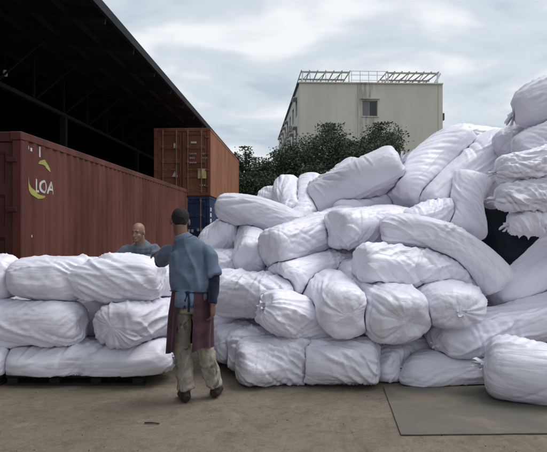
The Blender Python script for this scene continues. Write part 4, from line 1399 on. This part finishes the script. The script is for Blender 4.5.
M['shirt'] = mat_cloth('blue_work_shirt', (0.118, 0.155, 0.228), 0.28, 5.0)
M['shirt2'] = mat_cloth('grey_blue_shirt', (0.115, 0.138, 0.172), 0.25, 6.0)
M['apron'] = mat_cloth('maroon_apron', (0.066, 0.030, 0.043), 0.45, 5.0)
M['navy'] = mat_cloth('navy_sleeve', (0.014, 0.020, 0.040), 0.3)
M['shoe'] = simple('dark_shoe', (0.030, 0.020, 0.017, 1), 0.6, 0.4, 20.0)
M['dark_trouser'] = mat_cloth('dark_trousers', (0.035, 0.038, 0.045), 0.3)
def mat_camo():
    m, t, b = newmat('faded_camouflage')
    v = coords(t, (1, 1, 0.75))
    c = mixc(t, noise_fac(t, v, 14, 3, .5, .46, .52, .8), (0.35, 0.315, 0.26, 1), (0.25, 0.225, 0.185, 1))
    c = mixc(t, noise_fac(t, coords(t, (1, 1, .7), loc=(3, 2, 1)), 12, 3, .5, 0.60, .66, 1.0), c, (0.105, 0.095, 0.08, 1))
    c = mixc(t, scale_fac(t, noise_fac(t, v, 5, 5, .6, .4, .7), .4), c, (0.36, 0.33, 0.285, 1))
    t.links.new(c, b.inputs['Base Color']); b.inputs['Roughness'].default_value = 0.9; b.inputs['Specular IOR Level'].default_value = 0.15
    return m
M['camo'] = mat_camo()
def fold(fx, fz, a1, a2=0.0, seed=0.0):
    def f(c):
        q = Vector((c.x * fx + seed, c.y * fx, c.z * fz))
        w = mnoise.noise(q + Vector((0.6 * mnoise.noise(q * 0.5), 0, 0.8 * mnoise.noise(q * 0.6 + Vector((4, 4, 4))))))
        return a1 * (1 - 2.2 * abs(w)) * 0.7 + a2 * mnoise.noise(q * 2.3)
    return f
def basis(fwd, up=(0, 0, 1)):
    """columns: right, forward, up"""
    f = Vector(fwd).normalized(); u = Vector(up); r = f.cross(u).normalized(); u = r.cross(f).normalized()
    return Matrix((r, f, u)).transposed()
def head_bm(bm, c, B, s=1.0, bald=True):
    """cranium, jaw, nose, brows, lips, cheeks, ears; B = basis(right, forward, up)"""
    c = Vector(c)
    def E(p, ax, rot=None): ell_bm(bm, c + B @ (Vector(p) * s), tuple(a * s for a in ax), B if rot is None else B @ rot, 22)
    E((0, -0.010, 0.030), (0.076, 0.094, 0.088))
    E((0, 0.012, -0.030), (0.063, 0.076, 0.082))
    E((0, 0.045, -0.085), (0.038, 0.038, 0.032))
    E((0, 0.078, 0.030), (0.052, 0.016, 0.012))
    for sx in (-1, 1):
        E((sx * 0.036, 0.058, -0.028), (0.024, 0.024, 0.024))
        E((sx * 0.079, -0.008, -0.006), (0.010, 0.020, 0.031), Euler((0.15, 0, sx * -0.35)).to_matrix())
    tube_bm(bm, [c + B @ (Vector(q) * s) for q in ((0, 0.080, 0.018), (0, 0.096, -0.012), (0, 0.104, -0.028), (0, 0.088, -0.038))], [0.009 * s, 0.012 * s, 0.015 * s, 0.012 * s], 12)
    E((0, 0.083, -0.060), (0.024, 0.011, 0.0065))
    E((0, 0.081, -0.071), (0.020, 0.011, 0.007))
def face_parts(parent, c, B, s=1.0):
    c = Vector(c)
    wm = simple('eye_white', (0.22, 0.18, 0.16, 1), 0.4, 0.05); dm = simple('eye_dark', (0.02, 0.012, 0.01, 1), 0.3, 0.1)
    lm = simple('lip', (0.19, 0.08, 0.07, 1), 0.5, 0.1)
    for sx in (-1, 1):
        bm = bmesh.new(); ell_bm(bm, c + B @ (Vector((sx * 0.031, 0.0755, 0.008)) * s), (0.0135 * s, 0.008 * s, 0.007 * s), B, 12)
        me = bpy.data.meshes.new('eye'); bm.to_mesh(me); bm.free(); ob = link('eye', me, wm, parent)
        bm = bmesh.new(); ell_bm(bm, c + B @ (Vector((sx * 0.031, 0.081, 0.008)) * s), (0.0062 * s, 0.004 * s, 0.0062 * s), B, 10)
        me = bpy.data.meshes.new('iris'); bm.to_mesh(me); bm.free(); link('iris', me, dm, ob)
        bm = bmesh.new(); tube_bm(bm, [c + B @ (Vector((sx * a, 0.090 - 0.5 * (a - 0.02) , b)) * s) for a, b in ((0.012, 0.028), (0.028, 0.034), (0.046, 0.029))], [0.004 * s, 0.0055 * s, 0.003 * s], 8)
        me = bpy.data.meshes.new('eyebrow'); bm.to_mesh(me); bm.free(); link('eyebrow', me, M['hair'], parent)
    bm = bmesh.new(); ell_bm(bm, c + B @ (Vector((0, 0.090, -0.0655)) * s), (0.022 * s, 0.006 * s, 0.006 * s), B, 12)
    me = bpy.data.meshes.new('mouth'); bm.to_mesh(me); bm.free(); link('mouth', me, lm, parent)
def hand_bm(bm, wrist, dirv, palm_n, s=1.0, curl=0.5, thumb=1):
    """palm + four unequal bent fingers + thumb; dirv along the hand, palm_n = palm normal"""
    d = Vector(dirv).normalized(); n = Vector(palm_n); n = (n - d * n.dot(d)).normalized(); w = d.cross(n)
    wr = Vector(wrist)
    tube_bm(bm, [wr - d * 0.02, wr + d * 0.02 * s, wr + d * 0.055 * s, wr + d * 0.088 * s], [(0.024 * s, 0.020 * s), (0.034 * s, 0.018 * s), (0.041 * s, 0.017 * s), (0.040 * s, 0.014 * s)], 16, up=w)
    for k, (off, ln_) in enumerate(((-0.030, 0.072), (-0.010, 0.082), (0.010, 0.077), (0.029, 0.060))):
        p = wr + d * 0.082 * s + w * off * s
        pts = [p]; a = 0.15
        for q in (0.42, 0.33, 0.25):
            a += curl * 0.75
            dd = d * math.cos(a) + n * math.sin(a)
            p = p + dd * ln_ * q * s; pts.append(p)
        tube_bm(bm, pts, [0.0100 * s, 0.0095 * s, 0.0088 * s, 0.0070 * s], 10, up=w)
    p = wr + d * 0.030 * s + w * (-0.030 * thumb) * s
    pts = [p]
    for q, (fd, fw, fn) in ((0.038, (0.62, -0.70, 0.35)), (0.030, (0.85, -0.30, 0.42)), (0.024, (0.93, -0.05, 0.36))):
        p = p + (d * fd + w * fw * thumb + n * fn) * q * s; pts.append(p)
    tube_bm(bm, pts, [0.014 * s, 0.012 * s, 0.0105 * s, 0.008 * s], 10, up=n)
def shoe(name, heel, toe, mat, parent, w=0.048, sole=True):
    h, t = Vector(heel), Vector(toe)
    bm = bmesh.new()
    z = Vector((0, 0, 1))
    pts = [h + z * .045, h.lerp(t, .12) + z * .052, h.lerp(t, .35) + z * .055, h.lerp(t, .65) + z * .045, h.lerp(t, .88) + z * .036, t + z * .030]
    tube_bm(bm, pts, [(w * .62, .030), (w * .86, .044), (w * .86, .050), (w * 1.02, .040), (w * .92, .030), (w * .45, .020)], 16, up=(t - h).cross(z))
    tube_bm(bm, [h.lerp(t, .22) + z * .05, h.lerp(t, .20) + z * .115], [(w * .8, .052), (w * .78, .050)], 16, up=(t - h).cross(z))
    o = remesh(bm, name, mat, parent, 0.006, 5)
    for v in o.data.vertices:
        v.co.z = max(v.co.z, 0.004)
    return o

def worker():
    K = 0.00885
    root_px, D = 190, 5.13
    root = empty('person', ((root_px - CX) / F * D, D, 0))
    tag(root, 'worker in blue short-sleeved shirt and maroon apron standing with back turned', 'person')
    def X(px): return (px - root_px) * K
    def Z(py): return CAMZ + (HZ - py) * K
    hc = Vector((X(179.5), 0.035, Z(221.5))); HB = basis((-0.28, 1, -0.22), (0.0, 0.12, 1))
    Ls, Rs = Vector((X(170), 0.02, 1.345)), Vector((X(207.5), 0.0, 1.345))
    Le, Lw = Vector((X(156), 0.19, 1.225)), Vector((X(150), 0.40, 1.30))
    Re, Rw = Vector((X(215), -0.05, 1.095)), Vector((X(214), -0.115, 0.87))
    Lh, Rh = Vector((-0.075, 0.0, 0.90)), Vector((0.095, 0.0, 0.90))
    Lk, Rk = Vector((X(181), 0.045, 0.485)), Vector((X(203.5), 0.09, 0.49))
    La, Ra = Vector((X(187), 0.0, 0.09)), Vector((X(213), 0.14, 0.09))
    # body: one continuous surface
    bm = bmesh.new()
    head_bm(bm, hc, HB)
    p, r = smooth_path([hc + Vector((0.0, -0.03, -0.03)), Vector((X(181), 0.0, 1.475)), Vector((X(184), -0.005, 1.40))], [(0.058, 0.062), (0.060, 0.062), (0.085, 0.078)])
    tube_bm(bm, p, r, up=(1, 0, 0))
    p, r = smooth_path([Vector((X(185), 0, 1.43)), Vector((X(188), 0, 1.36)), Vector((X(189), 0, 1.22)), Vector((X(190), 0, 1.04)), Vector((0.01, 0, 0.93)), Vector((0.01, 0, 0.84))],
                       [(0.06, 0.055), (0.118, 0.060), (0.122, 0.070), (0.115, 0.072), (0.130, 0.085), (0.12, 0.085)])
    tube_bm(bm, p, r, up=(1, 0, 0))
    for a, b, c in ((Ls, Le, Lw), (Rs, Re, Rw)):
        p, r = smooth_path([a, a.lerp(b, .5), b, b.lerp(c, .35), c], [0.040, 0.040, 0.034, 0.037, 0.026])
        tube_bm(bm, p, r)
    for a, b, c in ((Lh, Lk, La), (Rh, Rk, Ra)):
        p, r = smooth_path([a, a.lerp(b, .5), b, b.lerp(c, .35), c], [0.080, 0.070, 0.052, 0.053, 0.036])
        tube_bm(bm, p, r)
    hand_bm(bm, Lw, (-0.30, 0.93, -0.12), (0.1, -0.05, -1), 1.0, 0.30, -1)
    hand_bm(bm, Rw, (0.02, 0.08, -1), (-0.9, 0.35, 0), 1.0, 0.55, -1)
    body = remesh(bm, 'body', M['skin_d'], root, 0.0055, 3)
    # hair: close cropped cap
    bm = bmesh.new()
    ell_bm(bm, hc + HB @ Vector((0, -0.013, 0.034)), (0.0785, 0.094, 0.089), HB, 24)
    ell_bm(bm, hc + HB @ Vector((0, -0.052, -0.004)), (0.060, 0.044, 0.052), HB, 20)
    ell_bm(bm, hc + HB @ Vector((0, 0.03, 0.075)), (0.066, 0.060, 0.046), HB, 20)
    remesh(bm, 'hair', M['hair'], root, 0.006, 3, lambda c: 0.0035 * mnoise.noise(c * 70) + 0.002 * mnoise.noise(c * 28))
    face_parts(root, hc, HB)
    # shirt
    bm = bmesh.new()
    p, r = smooth_path([Vector((X(183.5), 0, 1.435)), Vector((X(186), 0.0, 1.395)), Vector((X(188.5), 0, 1.325)), Vector((X(189.5), -0.005, 1.21)), Vector((X(191), -0.015, 1.06)), Vector((X(192), 0, 0.995)), Vector((X(192), 0, 0.93)), Vector((X(192), 0, 0.885))],
                       [(0.078, 0.074), (0.108, 0.084), (0.160, 0.100), (0.166, 0.110), (0.170, 0.118), (0.158, 0.106), (0.158, 0.115), (0.15, 0.11)])
    tube_bm(bm, p, r, 26, up=(1, 0, 0))
    tube_bm(bm, [Vector((X(182), -0.004, 1.455)), Vector((X(184), 0, 1.41))], [(0.066, 0.068), (0.085, 0.080)], 20, up=(1, 0, 0))
    dL = Ls.lerp(Le, .84)
    p, r = smooth_path([Ls + Vector((0.05, 0, -0.03)), Ls.lerp(Le, .3), Ls.lerp(Le, .75), dL], [0.060, 0.056, 0.056, 0.060])
    tube_bm(bm, p, r)
    dR = Rs.lerp(Re, .88)
    p, r = smooth_path([Rs + Vector((-0.05, 0, 0.0)), Rs.lerp(Re, .18), Rs.lerp(Re, .55), dR + Vector((0.008, -0.005, 0))], [0.060, 0.056, 0.055, 0.061])
    tube_bm(bm, p, r)
    f1 = fold(8.5, 4.0, 0.022, 0.008, 1.0)
    tube_bm(bm, [Vector((X(187), -0.085, 0.99)), Vector((X(187), -0.10, 0.93)), Vector((X(187), -0.105, 0.865))], [(0.085, 0.05), (0.082, 0.05), (0.075, 0.045)], 18, up=(1, 0, 0))
    remesh(bm, 'shirt', M['shirt'], root, 0.007, 4, lambda c: f1(c) + 0.003)
    bm = bmesh.new()
    tube_bm(bm, [Vector((X(181.4), -0.006, 1.484)), Vector((X(182.3), -0.006, 1.463)), Vector((X(183.6), -0.004, 1.438))], [(0.067, 0.070), (0.076, 0.080), (0.094, 0.092)], 24, up=(1, 0, 0))
    remesh(bm, 'collar', M['shirt'], root, 0.006, 2)
    # dark sleeve guard on the hanging arm
    bm = bmesh.new()
    p, r = smooth_path([Rs.lerp(Re, .70), Re, Re.lerp(Rw, .4), Re.lerp(Rw, .92)], [0.050, 0.045, 0.046, 0.035])
    tube_bm(bm, p, r)
    remesh(bm, 'sleeve_guard', M['navy'], root, 0.006, 3, fold(14, 10, 0.006, 0.002, 3.0))
    bm = bmesh.new()
    p, r = smooth_path([Ls.lerp(Le, .9), Le, Le.lerp(Lw, .4), Le.lerp(Lw, .92)], [0.050, 0.045, 0.046, 0.035])
    tube_bm(bm, p, r)
    remesh(bm, 'sleeve_guard', M['navy'], root, 0.006, 3, fold(14, 10, 0.006, 0.002, 5.0))
    # trousers
    bm = bmesh.new()
    p, r = smooth_path([Vector((0.01, 0, 1.0)), Vector((0.01, 0, 0.92)), Vector((0.01, 0, 0.80))], [(0.148, 0.102), (0.156, 0.112), (0.152, 0.106)])
    tube_bm(bm, p, r, up=(1, 0, 0))
    for a, b, c in ((Lh, Lk, La), (Rh, Rk, Ra)):
        e = b.lerp(c, 0.93)
        p, r = smooth_path([a + Vector((0, 0, 0.02)), a.lerp(b, .5), b, b.lerp(c, .4), b.lerp(c, .72), e], [0.092, 0.082, 0.070, 0.068, 0.067, 0.068])
        tube_bm(bm, p, r)
    f2 = fold(10, 8.0, 0.026, 0.009, 8.0)
    remesh(bm, 'trousers', M['camo'], root, 0.007, 3, lambda c: f2(c) * (0.9 if c.z < 0.5 else 0.6))
    for nm, h, t in (('shoe', La + Vector((0.004, -0.045, -0.09)), La + Vector((-0.075, 0.19, -0.09))), ('shoe', Ra + Vector((0, -0.05, -0.09)), Ra + Vector((0.02, 0.21, -0.09)))):
        h.z = t.z = 0.0
        shoe(nm, h, t, M['shoe'], root, 0.054)
    # apron: wraps front and sides, open at the back, gathered on a waist tie
    nu, nv = 120, 34
    vs = []
    for j in range(nv + 1):
        t = j / nv
        for i in range(nu + 1):
            u = i / nu
            op0, op1 = R(26 + 6 * t), R(15 - 4 * t)
            ph = -math.pi / 2 - op0 - u * (2 * math.pi - op0 - op1)       # from back left round the front to back right
            rx = 0.172 + 0.018 * min(1, t * 3) + 0.010 * t; ry = 0.132 + 0.03 * min(1, t * 2.5) + 0.015 * t
            rp = 1 + (0.020 + 0.055 * t) * math.sin(9 * ph + 1.3 * math.sin(2 * ph) + 1.5 * t) + 0.03 * t * mnoise.noise(Vector((3 * math.cos(ph), 3 * math.sin(ph), 2.5 * t)))
            low = 0.475 + 0.022 * math.cos(ph) + 0.012 * math.sin(5 * ph)
            z = 0.985 * (1 - t) + low * t
            cx = 0.012 - 0.012 * t
            vs.append(Vector((cx + rx * rp * math.cos(ph), 0.0 + ry * rp * math.sin(ph), z)))
    fs = []
    for j in range(nv):
        for i in range(nu):
            k = j * (nu + 1) + i
            fs.append((k, k + 1, k + nu + 2, k + nu + 1))
    nvv = len(vs)
    ins = []
    for v in vs:
        c = Vector((0.005, 0, v.z)); dd = (v - c); dd.z = 0
        ins.append(v - dd.normalized() * 0.004)
    fs2 = [tuple(i + nvv for i in f[::-1]) for f in fs]
    edge = [k for k in range(nu + 1)] + [j * (nu + 1) + nu for j in range(1, nv + 1)] + [nv * (nu + 1) + k for k in range(nu - 1, -1, -1)] + [j * (nu + 1) for j in range(nv - 1, 0, -1)]
    fs3 = [(edge[i], edge[i + nvv * 0 - 1] if False else edge[(i + 1) % len(edge)], edge[(i + 1) % len(edge)] + nvv, edge[i] + nvv) for i in range(len(edge))]
    ap = mesh_obj('apron', vs + ins, fs + fs2 + fs3, M['apron'], root, True)
    # waist tie with a knot and two tails at the back
    bm = bmesh.new()
    ring = [Vector((0.012 + 0.174 * math.cos(a), 0.127 * math.sin(a), 0.985 + 0.006 * math.sin(2 * a))) for a in [2 * math.pi * k / 40 for k in range(41)]]
    tube_bm(bm, ring, [(0.006, 0.016)] * len(ring), 8, up=(0, 0, 1))
    me = bpy.data.meshes.new('waist_tie'); bm.to_mesh(me); bm.free()
    tie = link('waist_tie', me, M['navy'], ap)
    bm = bmesh.new()
    ell_bm(bm, (0.0, -0.135, 0.980), (0.022, 0.014, 0.018))
    tube_bm(bm, [(-0.005, -0.138, 0.975), (-0.02, -0.165, 0.92), (-0.025, -0.16, 0.85)], [(0.010, 0.003)] * 3, 8)
    tube_bm(bm, [(0.005, -0.138, 0.975), (0.018, -0.168, 0.90), (0.012, -0.162, 0.82)], [(0.010, 0.003)] * 3, 8)
    me = bpy.data.meshes.new('tie_knot'); bm.to_mesh(me); bm.free()
    link('tie_knot', me, M['navy'], ap)
worker()

def helper():
    K = 7.05 / F
    root_px, D = 140, 7.15
    root = empty('person', ((root_px - CX) / F * D, D, 0))
    tag(root, 'bald man in grey-blue shirt leaning behind the pallet stack', 'person')
    def X(px): return (px - root_px) * K
    def Z(py): return CAMZ + (HZ - py) * K
    hc = Vector((X(139.5), -0.08, Z(232.6))); HB = basis((-0.26, -1, -0.12), (0.04, -0.06, 1))
    # his right arm is at image left
    Rs, Ls = Vector((X(126), -0.01, Z(250))), Vector((X(155), 0.03, Z(249)))
    Re, Rw = Vector((X(117), -0.17, 1.08)), Vector((X(113), -0.40, 1.20))
    Le, Lw = Vector((X(159), -0.14, 1.07)), Vector((X(152), -0.38, 1.20))
    bm = bmesh.new()
    head_bm(bm, hc, HB)
    p, r = smooth_path([hc + Vector((0.01, 0.03, -0.04)), Vector((X(140.5), -0.02, Z(242))), Vector((X(141), 0.02, Z(248)))], [(0.058, 0.062), (0.060, 0.062), (0.08, 0.08)])
    tube_bm(bm, p, r, up=(1, 0, 0))
    hip = Vector((0.03, 0.16, 0.88))
    p, r = smooth_path([Vector((X(141), 0.01, Z(246))), Vector((X(141), 0.03, Z(251))), Vector((0.015, 0.06, 1.14)), Vector((0.02, 0.13, 1.0)), hip, hip - Vector((0, 0, .08))], [(0.07, 0.065), (0.13, 0.08), (0.135, 0.085), (0.13, 0.09), (0.14, 0.095), (0.13, 0.09)])
    tube_bm(bm, p, r, up=(1, 0, 0))
    for a, b, c in ((Rs, Re, Rw), (Ls, Le, Lw)):
        p, r = smooth_path([a, a.lerp(b, .5), b, b.lerp(c, .35), c], [0.042, 0.040, 0.034, 0.037, 0.027])
        tube_bm(bm, p, r)
    legs = []
    for s in (-1, 1):
        a, b, c = hip + Vector((s * .085, 0, -.02)), Vector((.03 + s * .10, .09, .47)), Vector((.03 + s * .11, .16, .09))
        legs.append((a, b, c))
        p, r = smooth_path([a, a.lerp(b, .5), b, b.lerp(c, .35), c], [0.080, 0.070, 0.052, 0.053, 0.036])
        tube_bm(bm, p, r)
    hand_bm(bm, Rw, (-0.15, -0.95, -0.10), (0, 0.05, -1), 1.0, 0.3, -1)
    hand_bm(bm, Lw, (0.05, -0.95, -0.10), (0, 0.05, -1), 1.0, 0.3, 1)
    remesh(bm, 'body', M['skin'], root, 0.0055, 2)
    face_parts(root, hc, HB)
    bm = bmesh.new()
    p, r = smooth_path([Vector((X(141), 0.005, Z(244.5))), Vector((X(141), 0.015, Z(247))), Vector((X(141), 0.03, Z(251))), Vector((0.015, 0.06, 1.14)), Vector((0.02, 0.13, 0.99)), hip + Vector((0, 0, .02)), hip - Vector((0, 0, .10))],
                       [(0.085, 0.082), (0.135, 0.105), (0.178, 0.122), (0.188, 0.132), (0.185, 0.135), (0.182, 0.135), (0.18, 0.135)])
    tube_bm(bm, p, r, 24, up=(1, 0, 0))
    for a, b, c in ((Rs, Re, Rw), (Ls, Le, Lw)):
        ins = Vector((0.05 if a.x < 0 else -0.05, 0.01, -0.01))
        p, r = smooth_path([a + ins, a.lerp(b, .3), b, b.lerp(c, .5), b.lerp(c, .85)], [0.076, 0.072, 0.060, 0.055, 0.047])
        tube_bm(bm, p, r)
    tube_bm(bm, [Vector((X(140.6), 0.0, Z(243.4))), Vector((X(141), 0.01, Z(245.5)))], [(0.072, 0.074), (0.092, 0.088)], 20, up=(1, 0, 0))
    f1 = fold(9, 5, 0.020, 0.007, 2.0)
    cb = bmesh.new()
    tube_bm(cb, [Vector((X(140.4), -0.015, Z(242.4))), Vector((X(140.8), -0.005, Z(243.6))), Vector((X(141.2), 0.01, Z(245.5)))], [(0.070, 0.072), (0.080, 0.082), (0.100, 0.096)], 24, up=(1, 0, 0))
    remesh(cb, 'collar', M['shirt2'], root, 0.006, 2)
    remesh(bm, 'shirt', M['shirt2'], root, 0.007, 3, lambda c: f1(c) + 0.003)
    bm = bmesh.new()
    tube_bm(bm, [hip + Vector((0, 0, .06)), hip, hip - Vector((0, 0, .12))], [(.16, .118), (.172, .125), (.16, .115)], up=(1, 0, 0))
    for a, b, c in legs:
        p, r = smooth_path([a, a.lerp(b, .5), b, b.lerp(c, .4), b.lerp(c, .95)], [0.10, 0.092, 0.078, 0.075, 0.068])
        tube_bm(bm, p, r)
    remesh(bm, 'trousers', M['dark_trouser'], root, 0.009, 3, fold(9, 6, 0.014, 0.003, 4.0))
    for a, b, c in legs:
        h, t = Vector((c.x, c.y + .06, 0)), Vector((c.x + (.02 if c.x > 0 else -.03), c.y - .19, 0))
        shoe('shoe', h, t, M['shoe'], root)
helper()

# ------------------------------------------------------------------ litter on the concrete
M['litter'] = simple('dark_scrap', (0.022, 0.018, 0.015, 1), 0.8, 0.4)
M['dust'] = simple('pale_scrap', (0.4, 0.39, 0.38, 1), 0.8, 0.3)
def ground_at(px, py):
    d = CAMZ * F / (py - HZ); return Vector(((px - CX) / F * d, d, 0))
g0 = ground_at(152, 424)
mb = MB(); mb.bar((-0.058, 0.006, 0.010), (0.008, 0.0, 0.012), 0.016, 0.012, n=6); mb.bar((0.006, 0.0, 0.012), (0.060, -0.009, 0.009), 0.014, 0.010, n=6)
o = mb.build('wood_scrap', M['litter']); o.location = g0
tag(o, 'dark stick of scrap wood on bare concrete at lower left', 'scrap')
r3 = random.Random(3)
vs, fs = [], []
mb = MB()
for k in range(60):
    px, py = r3.uniform(0, 547), r3.uniform(392, 460)
    q = ground_at(px, py); s = r3.uniform(0.002, 0.006)
    mb.box((q.x, q.y, s * 0.35), (s * r3.uniform(.8, 2), s, s * 0.8), (0, 0, r3.uniform(0, 3)))
tag(mb.build('grit', M['litter']), 'loose dark grit scattered on the concrete', 'grit', kind='stuff')
